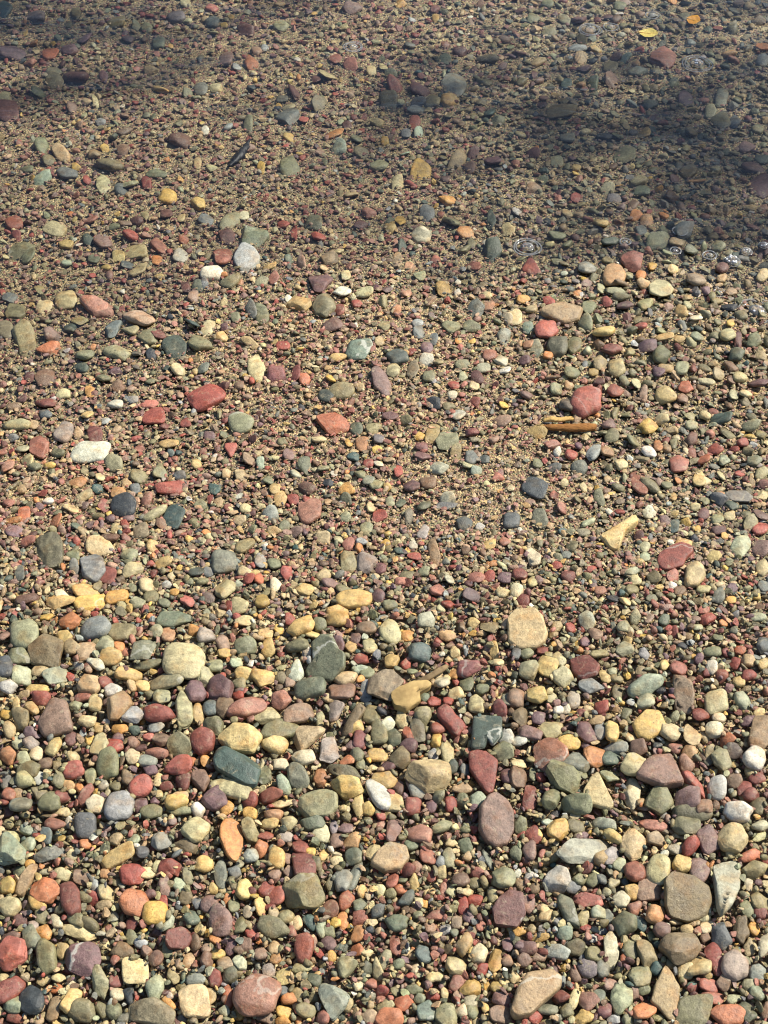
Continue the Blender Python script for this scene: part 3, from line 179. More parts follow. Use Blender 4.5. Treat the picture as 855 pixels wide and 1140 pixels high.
def outline(shape, r, smooth=False):
    """Outline of a stone in its own box (-1..1 both ways): radius per direction, for the point at the right for k and t."""
    c, s = np.cos(TH), np.sin(TH)
    if shape in ('o', 'r') and not smooth and r.random() < (0.80 if shape == 'o' else 0.5):
        m = int(r.integers(5, 9))
        a0 = (np.arange(m) + r.uniform(-0.36, 0.36, m)) / m * 2 * math.pi + r.uniform(0, 6.28)
        n = r.uniform(2.0, 3.2)
        pts = []
        for a in a0:
            q = (abs(math.cos(a)) ** n + abs(math.sin(a)) ** n) ** (-1 / n) * (r.uniform(0.80, 1.14) if shape == 'o' else r.uniform(0.90, 1.08))
            pts.append((math.cos(a) * q, math.sin(a) * q))
        rad = blur(poly_radius(pts), r.uniform(0.9, 2.2))
        x, y = rad * c, rad * s
        rad = rad / max(0.5 * (np.ptp(x) / 2 + np.ptp(y) / 2), 0.1)
    elif shape in ('o', 'r'):
        n = r.uniform(2.0, 2.9)
        rad = (np.abs(c) ** n + np.abs(s) ** n) ** (-1 / n)
        for k in (2, 3, 4, 5, 6):
            rad = rad * (1 + r.normal(0, (0.055 if shape == 'o' else 0.05) / math.sqrt(k - 1)) * np.cos(k * TH + r.uniform(0, 6.28)))
    elif shape == 'q':
        n = r.uniform(3.6, 6.0)
        sk = r.uniform(-0.18, 0.18)
        rad = (np.abs(c + sk * s) ** n + np.abs(s + r.uniform(-.1, .1) * c) ** n) ** (-1 / n)
        rad = blur(rad * (1 + r.normal(0, 0.03) * np.cos(3 * TH + r.uniform(0, 6.28))), 1.2)
    elif shape == 'k':
        w = r.uniform(0.4, 0.62)
        pts = [(1, r.uniform(-.15, .15)), (0.45, 0.5), (-0.3, 0.95), (-0.85, 0.7), (-1, 0.0), (-0.85, -0.7), (-0.3, -0.95), (0.45, -0.5)]
        rad = blur(poly_radius(pts), 2.2)
    elif shape == 't':
        pts = [(1, r.uniform(-.2, .2)), (-0.2, 0.72), (-0.95, 1.0), (-1, 0), (-0.95, -1.0), (-0.2, -0.72)]
        rad = blur(poly_radius(pts), 2.6)
    else:
        m = int(r.integers(5, 8))
        a0 = np.sort((np.arange(m) + r.uniform(-0.33, 0.33, m)) / m * 2 * math.pi + r.uniform(0, 6.28))
        pts = [(math.cos(a) * r.uniform(0.86, 1.14), math.sin(a) * r.uniform(0.86, 1.14)) for a in a0]
        rad = blur(poly_radius(pts), 1.3)
        x, y = rad * c, rad * s
        rad = rad / max(0.5 * (np.ptp(x) / 2 + np.ptp(y) / 2), 0.1)
    return rad


def stone_verts(sub, rad, sx, sy, c, shape, r, detail=1.0, smooth=False):
    """Vertices of a stone: outline radius `rad` per direction (already in metres if sx = sy = 1), half height c."""
    d, f = ICO[sub]
    th = np.arctan2(d[:, 1], d[:, 0])
    R = np.interp(th, TH, rad, period=2 * math.pi)
    h = np.hypot(d[:, 0], d[:, 1])
    if shape in ('o', 'r'):
        e, ez = r.uniform(0.50, 0.80), r.uniform(0.68, 1.0)
    elif shape in ('k',):
        e, ez = r.uniform(0.68, 0.85), r.uniform(0.75, 0.95)
    elif shape == 'P':
        e, ez = r.uniform(0.34, 0.44), r.uniform(0.42, 0.6)
    else:
        e, ez = r.uniform(0.45, 0.66), r.uniform(0.55, 0.85)
    hh = h ** e
    v = np.stack([np.cos(th) * R * hh * sx, np.sin(th) * R * hh * sy, np.sign(d[:, 2]) * np.abs(d[:, 2]) ** ez * c], 1)
    size = (R.mean() * (sx + sy) / 2)
    # a tilted top and flat broken faces
    if shape in ('a', 'q', 't', 'P'):
        v[:, 2] += np.where(v[:, 2] > 0, 1, 0) * (v[:, 0] * r.normal(0, 0.16) + v[:, 1] * r.normal(0, 0.16)) * c / max(size, 1e-6)
    nf = {'a': 9, 'q': 6, 'k': 7, 't': 7, 'P': 2}.get(shape, 0)
    if shape in ('o', 'r') and r.random() < 0.8:
        nf = int(r.integers(0, 3)) if smooth else int(r.integers(3, 9))
    for _ in range(nf):
        n = r.normal(size=3); n[2] = abs(n[2]) * 0.9 + (0.25 if shape != 'P' else 2.5); n /= np.linalg.norm(n)
        n = n / np.array([max(sx, 1e-6), max(sy, 1e-6), c / max(rad.mean(), 1e-6)]); n /= np.linalg.norm(n)
        p = v @ n
        lim = np.max(p) * r.uniform(0.9, 0.97) if smooth else np.max(p) * (r.uniform(0.66, 0.92) if shape == 'a' else r.uniform(0.74, 0.94))
        over = np.maximum(p - lim, 0)
        v = v - np.outer(over * 0.985, n)
    u = d * 1.0
    amp = 0.04 if shape != 'P' else 0.025
    v = v * (1 + amp * detail * wobble(u, r, 2.6))[:, None]
    if sub >= 3:
        v = v * (1 + amp * 0.5 * detail * wobble(u, r, 7.0))[:, None]
    if sub >= 4:
        v = v * (1 + amp * 0.22 * detail * wobble(u, r, 20.0, 9))[:, None]
    return v, f


# ------------------------------------------------------------------ materials
def new_mat(name):
    m = bpy.data.materials.new(name)
    m.use_nodes = True
    nt = m.node_tree
    b = nt.nodes['Principled BSDF']
    return m, nt, b


def N(nt, typ, **kw):
    n = nt.nodes.new(typ)
    for k, v in kw.items():
        if k in ('operation', 'blend_type', 'data_type', 'attribute_type', 'attribute_name', 'noise_dimensions', 'feature', 'wave_type', 'bands_direction', 'vector_type', 'interpolation_type', 'layer_name', 'distribution'):
            setattr(n, k, v)
        else:
            n.inputs[k].default_value = v
    return n


def stone_material(name, per_object):
    """Stone: its own colour, mineral mottling, speckles, and in some stones bedding bands or veins."""
    m, nt, b = new_mat(name)
    L = nt.links.new
    geo = N(nt, 'ShaderNodeNewGeometry')
    if per_object:
        info = N(nt, 'ShaderNodeObjectInfo')
        base = info.outputs['Color']
        rand = info.outputs['Random']
        tc = N(nt, 'ShaderNodeTexCoord')
        off = N(nt, 'ShaderNodeVectorMath', operation='SCALE'); off.inputs[0].default_value = (37.0, 21.0, 53.0)
        L(rand, off.inputs['Scale'])
        add = N(nt, 'ShaderNodeVectorMath', operation='ADD')
        L(tc.outputs['Object'], add.inputs[0]); L(off.outputs[0], add.inputs[1])
        co = add.outputs[0]
        at = N(nt, 'ShaderNodeAttribute', attribute_type='OBJECT', attribute_name='bands'); band_amt = at.outputs['Fac']
        at2 = N(nt, 'ShaderNodeAttribute', attribute_type='OBJECT', attribute_name='speckle'); speck_amt = at2.outputs['Fac']
        at3 = N(nt, 'ShaderNodeAttribute', attribute_type='OBJECT', attribute_name='vein'); vein_amt = at3.outputs['Fac']
    else:
        ca = N(nt, 'ShaderNodeAttribute', attribute_type='GEOMETRY', attribute_name='stone_colour')
        base = ca.outputs['Color']
        ra = N(nt, 'ShaderNodeAttribute', attribute_type='GEOMETRY', attribute_name='stone_random')
        rand = ra.outputs['Fac']
        off = N(nt, 'ShaderNodeVectorMath', operation='SCALE'); off.inputs[0].default_value = (7.0, 3.1, 5.3)
        L(rand, off.inputs['Scale'])
        add = N(nt, 'ShaderNodeVectorMath', operation='ADD')
        L(geo.outputs['Position'], add.inputs[0]); L(off.outputs[0], add.inputs[1])
        co = add.outputs[0]
        mr = N(nt, 'ShaderNodeMapRange'); mr.inputs['From Min'].default_value = 0.6; mr.inputs['From Max'].default_value = 1.0
        L(rand, mr.inputs['Value']); band_amt = mr.outputs[0]
        mr2 = N(nt, 'ShaderNodeMapRange'); mr2.inputs['From Min'].default_value = 0.5; mr2.inputs['From Max'].default_value = 0.0
        L(rand, mr2.inputs['Value']); speck_amt = mr2.outputs[0]
        vein_amt = None

    def scale_col(col, fac_socket):
        mm = N(nt, 'ShaderNodeVectorMath', operation='SCALE')
        L(col, mm.inputs[0]); L(fac_socket, mm.inputs['Scale'])
        return mm.outputs[0]

    def ramp(sock, lo, hi, a, c):
        r_ = N(nt, 'ShaderNodeMapRange')
        r_.inputs['From Min'].default_value = lo; r_.inputs['From Max'].default_value = hi
        r_.inputs['To Min'].default_value = a; r_.inputs['To Max'].default_value = c
        L(sock, r_.inputs['Value'])
        return r_.outputs[0]

    # mottling, coarse and fine
    n1 = N(nt, 'ShaderNodeTexNoise', Scale=85.0, Detail=5.0, Roughness=0.62); L(co, n1.inputs['Vector'])
    n2 = N(nt, 'ShaderNodeTexNoise', Scale=600.0, Detail=3.0, Roughness=0.7); L(co, n2.inputs['Vector'])
    n0 = N(nt, 'ShaderNodeTexNoise', Scale=230.0, Detail=4.0, Roughness=0.7); L(co, n0.inputs['Vector'])
    c1 = scale_col(base, ramp(n1.outputs['Fac'], 0.3, 0.7, 0.70, 1.26))
    c1 = scale_col(c1, ramp(n0.outputs['Fac'], 0.3, 0.7, 0.72, 1.28))
    c1 = scale_col(c1, ramp(n2.outputs['Fac'], 0.3, 0.7, 0.82, 1.18))
    # hue patches of iron staining or pale mineral
    n3 = N(nt, 'ShaderNodeTexNoise', Scale=48.0, Detail=3.0); L(co, n3.inputs['Vector'])
    mixs = N(nt, 'ShaderNodeMix', data_type='RGBA', blend_type='MULTIPLY')
    L(ramp(n3.outputs['Fac'], 0.50, 0.66, 0.0, 0.75), mixs.inputs[0]); L(c1, mixs.inputs[6]); mixs.inputs[7].default_value = (1.0, 0.80, 0.62, 1)
    c2 = mixs.outputs[2]
    # paler weathered skin in patches
    n5 = N(nt, 'ShaderNodeTexNoise', Scale=95.0, Detail=6.0, Roughness=0.7, Distortion=0.8); L(co, n5.inputs['Vector'])
    mixp = N(nt, 'ShaderNodeMix', data_type='RGBA'); L(ramp(n5.outputs['Fac'], 0.56, 0.68, 0.0, 0.42), mixp.inputs[0]); L(c2, mixp.inputs[6]); mixp.inputs[7].default_value = (0.40, 0.345, 0.22, 1)
    c2 = mixp.outputs[2]
    # pits and dark mineral spots
    vp = N(nt, 'ShaderNodeTexVoronoi', Scale=190.0); L(co, vp.inputs['Vector'])
    n6 = N(nt, 'ShaderNodeTexNoise', Scale=40.0, Detail=1.0); L(co, n6.inputs['Vector'])
    pt = N(nt, 'ShaderNodeMath', operation='MULTIPLY'); L(ramp(vp.outputs['Distance'], 0.26, 0.12, 0.0, 1.0), pt.inputs[0]); L(ramp(n6.outputs['Fac'], 0.54, 0.62, 0.0, 1.0), pt.inputs[1])
    c2 = scale_col(c2, ramp(pt.outputs[0], 0.0, 1.0, 1.0, 0.50))
    # bedding bands
    mp = N(nt, 'ShaderNodeMapping'); L(co, mp.inputs['Vector'])
    L(off.outputs[0], mp.inputs['Rotation'])
    wv = N(nt, 'ShaderNodeTexWave', Scale=26.0, Distortion=7.0, Detail=4.0); wv.inputs['Detail Scale'].default_value = 1.6
    L(mp.outputs[0], wv.inputs['Vector'])
    bf = N(nt, 'ShaderNodeMath', operation='MULTIPLY'); L(wv.outputs['Fac'], bf.inputs[0]); L(band_amt, bf.inputs[1])
    c3 = scale_col(c2, ramp(bf.outputs[0], 0.0, 1.0, 1.0, 0.68))
    # speckles, dark and pale
    vo = N(nt, 'ShaderNodeTexVoronoi', Scale=420.0); L(co, vo.inputs['Vector'])
    sp = ramp(vo.outputs['Distance'], 0.22, 0.10, 0.0, 1.0)
    n4 = N(nt, 'ShaderNodeTexNoise', Scale=130.0, Detail=2.0); L(co, n4.inputs['Vector'])
    spm = N(nt, 'ShaderNodeMath', operation='MULTIPLY'); L(sp, spm.inputs[0]); L(ramp(n4.outputs['Fac'], 0.5, 0.6, 0.0, 1.0), spm.inputs[1])
    spm2 = N(nt, 'ShaderNodeMath', operation='MULTIPLY'); L(spm.outputs[0], spm2.inputs[0]); L(speck_amt, spm2.inputs[1])
    c4 = scale_col(c3, ramp(spm2.outputs[0], 0.0, 1.0, 1.0, 0.45))
    if vein_amt is not None:
        v2 = N(nt, 'ShaderNodeTexWave', Scale=5.0, Distortion=5.0, Detail=4.0); v2.inputs['Detail Scale'].default_value = 5.0
        L(mp.outputs[0], v2.inputs['Vector'])
        vf = N(nt, 'ShaderNodeMath', operation='MULTIPLY'); L(ramp(v2.outputs['Fac'], 0.972, 0.995, 0.0, 0.55), vf.inputs[0]); L(vein_amt, vf.inputs[1])
        mv = N(nt, 'ShaderNodeMix', data_type='RGBA'); L(vf.outputs[0], mv.inputs[0]); L(c4, mv.inputs[6]); mv.inputs[7].default_value = (0.52, 0.52, 0.44, 1)
        c4 = mv.outputs[2]
    L(c4, b.inputs['Base Color'])
    rr = ramp(n1.outputs['Fac'], 0.3, 0.7, 0.42, 0.66)
    L(rr, b.inputs['Roughness'])
    b.inputs['Specular IOR Level'].default_value = 0.42
    hsum = N(nt, 'ShaderNodeMath', operation='MULTIPLY_ADD'); L(n2.outputs['Fac'], hsum.inputs[0]); hsum.inputs[1].default_value = 0.4; L(n0.outputs['Fac'], hsum.inputs[2])
    bp = N(nt, 'ShaderNodeBump', Strength=0.6, Distance=0.0020); L(hsum.outputs[0], bp.inputs['Height'])
    L(bp.outputs[0], b.inputs['Normal'])
    return m


MAT_STONE = stone_material('river_stone', True)
MAT_GRAVEL = stone_material('mixed_gravel', False)


def ground_material():
    m, nt, b = new_mat('coarse_sand')
    L = nt.links.new
    geo = N(nt, 'ShaderNodeNewGeometry')
    vo = N(nt, 'ShaderNodeTexVoronoi', Scale=330.0); L(geo.outputs['Position'], vo.inputs['Vector'])
    cr = nt.nodes.new('ShaderNodeValToRGB')
    els = [(0.0, '6b5a40'), (0.2, '96835a'), (0.38, '80594a'), (0.52, 'bda678'), (0.66, '7d7a58'), (0.8, '9a8a68'), (0.92, '6e5c48')]
    cr.color_ramp.interpolation = 'CONSTANT'
    for i, (p, h) in enumerate(els):
        e = cr.color_ramp.elements[i] if i < 2 else cr.color_ramp.elements.new(p)
        e.position = p
        e.color = (*(lin(h) * 1.05), 1)
    sep = N(nt, 'ShaderNodeSeparateColor'); L(vo.outputs['Color'], sep.inputs[0])
    L(sep.outputs[0], cr.inputs['Fac'])
    L(cr.outputs['Color'], b.inputs['Base Color'])
    b.inputs['Roughness'].default_value = 0.6
    bp = N(nt, 'ShaderNodeBump', Strength=0.9, Distance=0.003); bp.invert = True
    L(vo.outputs['Distance'], bp.inputs['Height']); L(bp.outputs[0], b.inputs['Normal'])
    return m


def water_material():
    """Clear shallow water: tinted see-through body with a rippled surface that mirrors the sky."""
    m = bpy.data.materials.new('clear_lake_water'); m.use_nodes = True
    nt = m.node_tree; nt.nodes.clear(); L = nt.links.new
    out = nt.nodes.new('ShaderNodeOutputMaterial')
    tr = N(nt, 'ShaderNodeBsdfTransparent', Color=(0.915, 0.94, 0.945, 1))
    gl = N(nt, 'ShaderNodeBsdfGlossy', Roughness=0.03, Color=(1, 1, 1, 1))
    fr = N(nt, 'ShaderNodeFresnel', IOR=1.33)
    mx = nt.nodes.new('ShaderNodeMixShader')
    geo = N(nt, 'ShaderNodeNewGeometry')
    mp = N(nt, 'ShaderNodeMapping'); mp.inputs['Scale'].default_value = (0.7, 1.5, 1.0); L(geo.outputs['Position'], mp.inputs['Vector'])
    n = N(nt, 'ShaderNodeTexNoise', Scale=7.0, Detail=5.0, Distortion=0.8); L(mp.outputs[0], n.inputs['Vector'])
    bp = N(nt, 'ShaderNodeBump', Strength=0.32, Distance=0.02); L(n.outputs['Fac'], bp.inputs['Height'])
    L(bp.outputs[0], gl.inputs['Normal']); L(bp.outputs[0], fr.inputs['Normal'])
    L(fr.outputs[0], mx.inputs[0]); L(tr.outputs[0], mx.inputs[1]); L(gl.outputs[0], mx.inputs[2])
    L(mx.outputs[0], out.inputs['Surface'])
    return m


def simple_mat(name, col, rough=0.6, spec=0.4, noise=30.0, amp=0.25, stretch=(1, 1, 1), bump=0.4, bdist=0.001, tint=None):
    m, nt, b = new_mat(name); L = nt.links.new
    tc = N(nt, 'ShaderNodeTexCoord')
    mp = N(nt, 'ShaderNodeMapping'); mp.inputs['Scale'].default_value = stretch; L(tc.outputs['Object'], mp.inputs['Vector'])
    n = N(nt, 'ShaderNodeTexNoise', Scale=noise, Detail=6.0, Roughness=0.65); L(mp.outputs[0], n.inputs['Vector'])
    cr = nt.nodes.new('ShaderNodeValToRGB')
    col = np.array(col)
    cr.color_ramp.elements[0].position = 0.3; cr.color_ramp.elements[1].position = 0.7
    lo = col * (1 - amp) if tint is None else np.array(tint)
    cr.color_ramp.elements[0].color = (*lo, 1); cr.color_ramp.elements[1].color = (*np.minimum(col * (1 + amp * 0.6), 0.9), 1)
    L(n.outputs['Fac'], cr.inputs['Fac']); L(cr.outputs['Color'], b.inputs['Base Color'])
    b.inputs['Roughness'].default_value = rough; b.inputs['Specular IOR Level'].default_value = spec
    bp = N(nt, 'ShaderNodeBump', Strength=bump, Distance=bdist); L(n.outputs['Fac'], bp.inputs['Height']); L(bp.outputs[0], b.inputs['Normal'])
    return m


# ------------------------------------------------------------------ mesh helpers
def mesh_np(name, verts, tris, mat, smooth=True):
    me = bpy.data.meshes.new(name)
    verts = np.ascontiguousarray(verts, dtype=np.float32); tris = np.ascontiguousarray(tris, dtype=np.int32)
    me.vertices.add(len(verts)); me.vertices.foreach_set('co', verts.ravel())
    k = tris.shape[1]
    me.loops.add(tris.size); me.loops.foreach_set('vertex_index', tris.ravel())
    me.polygons.add(len(tris))
    me.polygons.foreach_set('loop_start', np.arange(0, tris.size, k, dtype=np.int32))
    me.polygons.foreach_set('loop_total', np.full(len(tris), k, dtype=np.int32))
    sm = np.full(len(tris), smooth) if isinstance(smooth, bool) else smooth
    me.polygons.foreach_set('use_smooth', np.ascontiguousarray(sm, dtype=bool))
    me.update(calc_edges=True)
    me.materials.append(mat)
    return me


def link(name, me, parent=None):
    o = bpy.data.objects.new(name, me); COL.objects.link(o)
    if parent: o.parent = parent
    return o


def tag(o, label=None, cat=None, group=None, kind=None):
    for k, v in (('label', label), ('category', cat), ('group', group), ('kind', kind)):
        if v: o[k] = v
    return o


def tube(points, radii, seg=10, r=None, rough=0.0):
    """A closed tapering tube through points: verts, quads as tris."""
    P = np.asarray(points, float); n = len(P)
    V, F = [], []
    for i in range(n):
        t = P[min(i + 1, n - 1)] - P[max(i - 1, 0)]; t /= np.linalg.norm(t)
        a = np.cross(t, [0, 0, 1.0]);
        if np.linalg.norm(a) < 1e-3: a = np.cross(t, [1.0, 0, 0])
        a /= np.linalg.norm(a); bb = np.cross(a, t)
        rr = radii[i] if np.ndim(radii[i]) else (radii[i], radii[i])
        for k in range(seg):
            q = 2 * math.pi * k / seg
            j = 1 + (r.normal(0, rough) if rough else 0)
            V.append(P[i] + (a * math.cos(q) * rr[0] + bb * math.sin(q) * rr[1]) * j)
    for i in range(n - 1):
        for k in range(seg):
            a0, a1 = i * seg + k, i * seg + (k + 1) % seg
            F += [(a0, a1, a1 + seg), (a0, a1 + seg, a0 + seg)]
    V.append(P[0]); V.append(P[-1]); c0, c1 = len(V) - 2, len(V) - 1
    for k in range(seg):
        F.append((c0, (k + 1) % seg, k)); F.append((c1, (n - 1) * seg + k, (n - 1) * seg + (k + 1) % seg))
    return np.array(V), np.array(F)


# ------------------------------------------------------------------ the setting: lake bed and beach, water
def axis(lo, hi, near_lo, near_hi, fine, n_far):
    a = np.arange(near_lo, near_hi + 1e-9, fine)
    g1 = near_lo - np.geomspace(fine, near_lo - lo, n_far)[::-1]
    g2 = near_hi + np.geomspace(fine, hi - near_hi, n_far)
    return np.concatenate([g1, a, g2])


gx = axis(-220, 220, -2.6, 2.6, 0.05, 36); gy = axis(-220, 260, 0.0, 4.4, 0.05, 36)
XX, YY = np.meshgrid(gx, gy)
ZZ = ground_z(XX, YY) - 0.004
nx, ny = len(gx), len(gy)
idx = np.arange(nx * ny).reshape(ny, nx)
quads = np.stack([idx[:-1, :-1], idx[:-1, 1:], idx[1:, 1:], idx[1:, :-1]], -1).reshape(-1, 4)
tag(link('lake_bed', mesh_np('lake_bed', np.stack([XX, YY, ZZ], -1).reshape(-1, 3), quads, ground_material())), kind='structure')

wx = np.array([-220, -20, -4, -2, -1, 0, 1, 2, 4, 20, 220.0]); wy = np.array([1.2, 1.7, 2.2, 3, 5, 10, 40, 260.0])
XX, YY = np.meshgrid(wx, wy)
nx, ny = len(wx), len(wy)
idx = np.arange(nx * ny).reshape(ny, nx)
quads = np.stack([idx[:-1, :-1], idx[:-1, 1:], idx[1:, 1:], idx[1:, :-1]], -1).reshape(-1, 4)
tag(link('lake_water', mesh_np('lake_water', np.stack([XX, YY, XX * 0 + WATER_Z], -1).reshape(-1, 3), quads, water_material())), kind='structure')

# ------------------------------------------------------------------ the measured stones
stones = []
for (ox, oy), text in TILES.items():
    for ent in text.replace('\n', ';').split(';'):
        ent = ent.strip()
        if not ent:
            continue
        ent, _, custom = ent.partition('|')
        tk = ent.split()
        nums, rest = [], []
        for t in tk:
            try:
                nums.append(float(t))
            except ValueError:
                rest.append(t)
        if not rest:
            continue
        poly = None
        shape = rest[1] if len(rest) > 1 else 'o'
        x, y, w, h = nums[:4]
        ang = nums[4] if len(nums) > 4 else 0.0
        if shape.startswith('P:'):
            p = np.array([float(q) for q in shape[2:].split(',')]).reshape(-1, 2)
            lo, hi = p.min(0), p.max(0)
            (x, y), (w, h) = (lo + hi) / 2, (hi - lo)
            poly = (p - (x, y)) / 3.0
            shape = 'P'
        if w < 8 or h < 8:
            continue
        stones.append(dict(x=ox + x / 3, y=oy + y / 3, w=w / 3, h=h / 3, ang=ang, code=rest[0], shape=shape, poly=poly, custom=custom.strip()))

# the same stone noted from two neighbouring tiles: keep the first
kept = []
for s in sorted(stones, key=lambda s: (-bool(s['custom'] or s['poly'] is not None), -s['w'] * s['h'])):
    for k in kept:
        d = math.hypot(s['x'] - k['x'], s['y'] - k['y'])
        if d < 0.30 * min(max(s['w'], s['h']), max(k['w'], k['h'])) + 1.0:
            break
    else:
        kept.append(s)
stones = kept
for s in stones:
    s['area'] = s['w'] * s['h'] * (0.8 if s['poly'] is None else 0.7)
for s in stones:
    s['smooth'] = s['shape'] in ('o', 'r', 'k') and any(w_ in s['custom'] for w_ in ('round', 'disc', 'smooth', 'oval', 'egg', 'pear', 'ball', 'drop'))
stones.sort(key=lambda s: -s['area'])
N_THINGS = 300


def smoothstep(a, b, x):
    t = np.clip((np.asarray(x, float) - a) / (b - a), 0, 1)
    return t * t * (3 - 2 * t)


def image_radius(s, r):
    """Outline in image pixels (y down) about the stone's middle: NTH points."""
    if s['poly'] is not None:
        rad = blur(poly_radius(s['poly']), 0.6)
        return np.stack([rad * np.cos(TH), rad * np.sin(TH)], 1)
    rad = outline(s['shape'], r, s['smooth'])
    p = np.stack([rad * np.cos(TH) * s['w'] / 2, rad * np.sin(TH) * s['h'] / 2], 1)
    a = math.radians(s['ang'])
    return p @ np.array([[math.cos(a), math.sin(a)], [-math.sin(a), math.cos(a)]])


def place(s, r):
    """World outline, half height and position of a measured stone."""
    pts = image_radius(s, r)
    heap = float(smoothstep(600, 790, s['y']))
    if 250 < s['y'] < 520 and s['x'] > 600:
        heap = max(heap, 0.35)
    X0, Y0, z0 = unproject(s['x'], s['y'])
    X, Y, _ = unproject(s['x'] + pts[:, 0], s['y'] + pts[:, 1])
    x, y = X - X0, Y - Y0
    half = min(np.ptp(x), np.ptp(y)) / 2
    k = r.uniform(0.36, 0.62) if s['shape'] in ('o', 'r') else r.uniform(0.34, 0.58)
    if s['shape'] in ('q', 'P'):
        k = r.uniform(0.26, 0.42)
    k *= 0.72 + 0.28 * heap
    c = k * half
    el = math.atan2(CAM_H, Y0)
    x, y = x * 1.03, y * 1.02 / math.sqrt(1 + (k / math.tan(el)) ** 2 * 0.8)
    zc = c * (0.16 + 0.58 * heap) + heap * (0.003 + 0.26 * min(half, 0.03))
    X0, Y0, z0 = unproject(s['x'], s['y'], zc)
    th = np.arctan2(y, x); rad = np.hypot(x, y)
    o = np.argsort(th)
    rad = np.interp(TH, th[o], rad[o], period=2 * math.pi)
    return rad, c, (float(X0), float(Y0), float(z0))


# ---- words for the labels
def desc(s):
    if s['custom']:
        return s['custom']
    a = max(s['w'], s['h']) / min(s['w'], s['h'])
    col = WORD[s['code'][0]]
    if len(s['code']) > 1:
        col = TINT[s['code'][1]] + ' ' + col
    sh = {'o': 'long oval' if a > 1.75 else 'oval', 'r': 'rounded', 'a': 'angular', 'q': 'blocky', 'k': 'tapered', 't': 'three-cornered', 'P': 'irregular'}[s['shape']]
    m = math.sqrt(s['w'] * s['h'])
    size = 'large ' if m > 33 else ('' if m > 21 else 'small ')
    return f"{size}{col} {sh} pebble"


def bare(t):
    for cut in (' under the', ' beside', ' with ', ' cut by', ' in a ', ' in fine', ' in grit', ' among', ' at the', ' leaning', ' lying', ' standing'):
        if cut in t:
            t = t[:t.index(cut)]
    return t


def direction(a, b):
    """Where a is, seen from b."""
    dx, dy = a['x'] - b['x'], a['y'] - b['y']
    if abs(dx) > abs(dy):
        return 'right of' if dx > 0 else 'left of'
    return 'in front of' if dy > 0 else 'behind'


big = stones[:N_THINGS]
for s in big:
    s['desc'] = desc(s)
count = {}
for s in big:
    count[s['desc']] = count.get(s['desc'], 0) + 1
barecount = {}
for s in big:
    s['bare'] = bare(s['desc']); barecount[s['bare']] = barecount.get(s['bare'], 0) + 1
used_labels = set()
for s in big:
    near = sorted((t for t in big if t is not s), key=lambda t: math.hypot(t['x'] - s['x'], t['y'] - s['y']))[:14]
    near.sort(key=lambda t: math.hypot(t['x'] - s['x'], t['y'] - s['y']) + (0 if barecount[t['bare']] == 1 else 90) + (0 if t['custom'] else 15))
    lab = None
    if s['custom'] and count[s['desc']] == 1 and len(s['desc'].split()) >= 5:
        lab = s['desc']
    else:
        for t in near:
            if t['bare'] == s['bare']:
                continue
            d = direction(s, t)
            cand = f"{s['bare']} {d} the {t['bare']}"
            if len(cand.split()) > 16 or cand in used_labels:
                continue
            lim = 2.0 * math.hypot(t['x'] - s['x'], t['y'] - s['y']) + 30
            clash = any(o is not s and o['bare'] == s['bare'] and any(u['bare'] == t['bare'] and direction(o, u) == d and math.hypot(o['x'] - u['x'], o['y'] - u['y']) < lim for u in big if u is not o) for o in big)
            if not clash:
                lab = cand
                break
    s['label'] = lab or f"{s['bare']} beside the {near[0]['bare']}"
    used_labels.add(s['label'])

GROUP = 'pebbles lying on the lake shore'
for i, s in enumerate(big):
    r = np.random.default_rng(1000 + i)
    rad, c, pos = place(s, r)
    sub = 5 if s['area'] > 900 else 4
    v, f = stone_verts(sub, rad, 1.0, 1.0, c, s['shape'], r, 1.0, s['smooth'])
    me = mesh_np('pebble', v, f, MAT_STONE)
    o = link('pebble', me)
    o.location = pos
    t = (0.13 if s['area'] > 700 else 0.22) * (0.55 + 0.45 * float(smoothstep(600, 790, s['y'])))
    o.rotation_euler = (r.normal(0, t), r.normal(0, t), 0)
    o.color = (*colour(s['code'], r, 0.5), 1)
    txt = s['custom']
    o['bands'] = 0.9 if any(w in txt for w in ('band', 'strip', 'streak', 'lozenge', 'ridged')) else (float(r.uniform(0, 0.55)) if r.random() < 0.4 else 0.0)
    o['speckle'] = 1.0 if any(w in txt for w in ('speck', 'pit', 'mottl', 'lichen', 'dimpl', 'blotch', 'spot')) else (float(r.uniform(0.1, 0.8)) if r.random() < 0.5 else 0.0)
    o['vein'] = 1.0 if any(w in txt for w in ('vein', 'scratch', 'heart', 'lichen')) else (float(r.uniform(0.2, 0.7)) if r.random() < 0.10 else 0.0)
    tag(o, s['label'], 'pebble', GROUP)

# ------------------------------------------------------------------ the gravel: all the smaller stones and grains, as one mass
occ = np.zeros((1500, 1300), dtype=np.uint8)          # occupancy in photo pixels, offset (200, 150)
OX, OY = 220, 160


def stamp(x, y, w, h, ang, val=1, grow=1.0):
    a = math.radians(ang); ca, sa = math.cos(a), math.sin(a)
    m = int(max(w, h) / 2 * grow) + 2
    ix, iy = int(round(x)) + OX, int(round(y)) + OY
    x0, x1, y0, y1 = max(ix - m, 0), min(ix + m + 1, occ.shape[1]), max(iy - m, 0), min(iy + m + 1, occ.shape[0])
    if x0 >= x1 or y0 >= y1:
        return
    gy_, gx_ = np.mgrid[y0:y1, x0:x1]
    dx, dy = gx_ - OX - x, gy_ - OY - y
    u, v = dx * ca + dy * sa, -dx * sa + dy * ca
    occ[y0:y1, x0:x1][(u / (w / 2 * grow)) ** 2 + (v / (h / 2 * grow)) ** 2 < 1] = val


for s in stones:
    stamp(s['x'], s['y'], s['w'], s['h'], s['ang'])

gV, gF, gC, gR, gS = [], [], [], [], []
gcount = 0


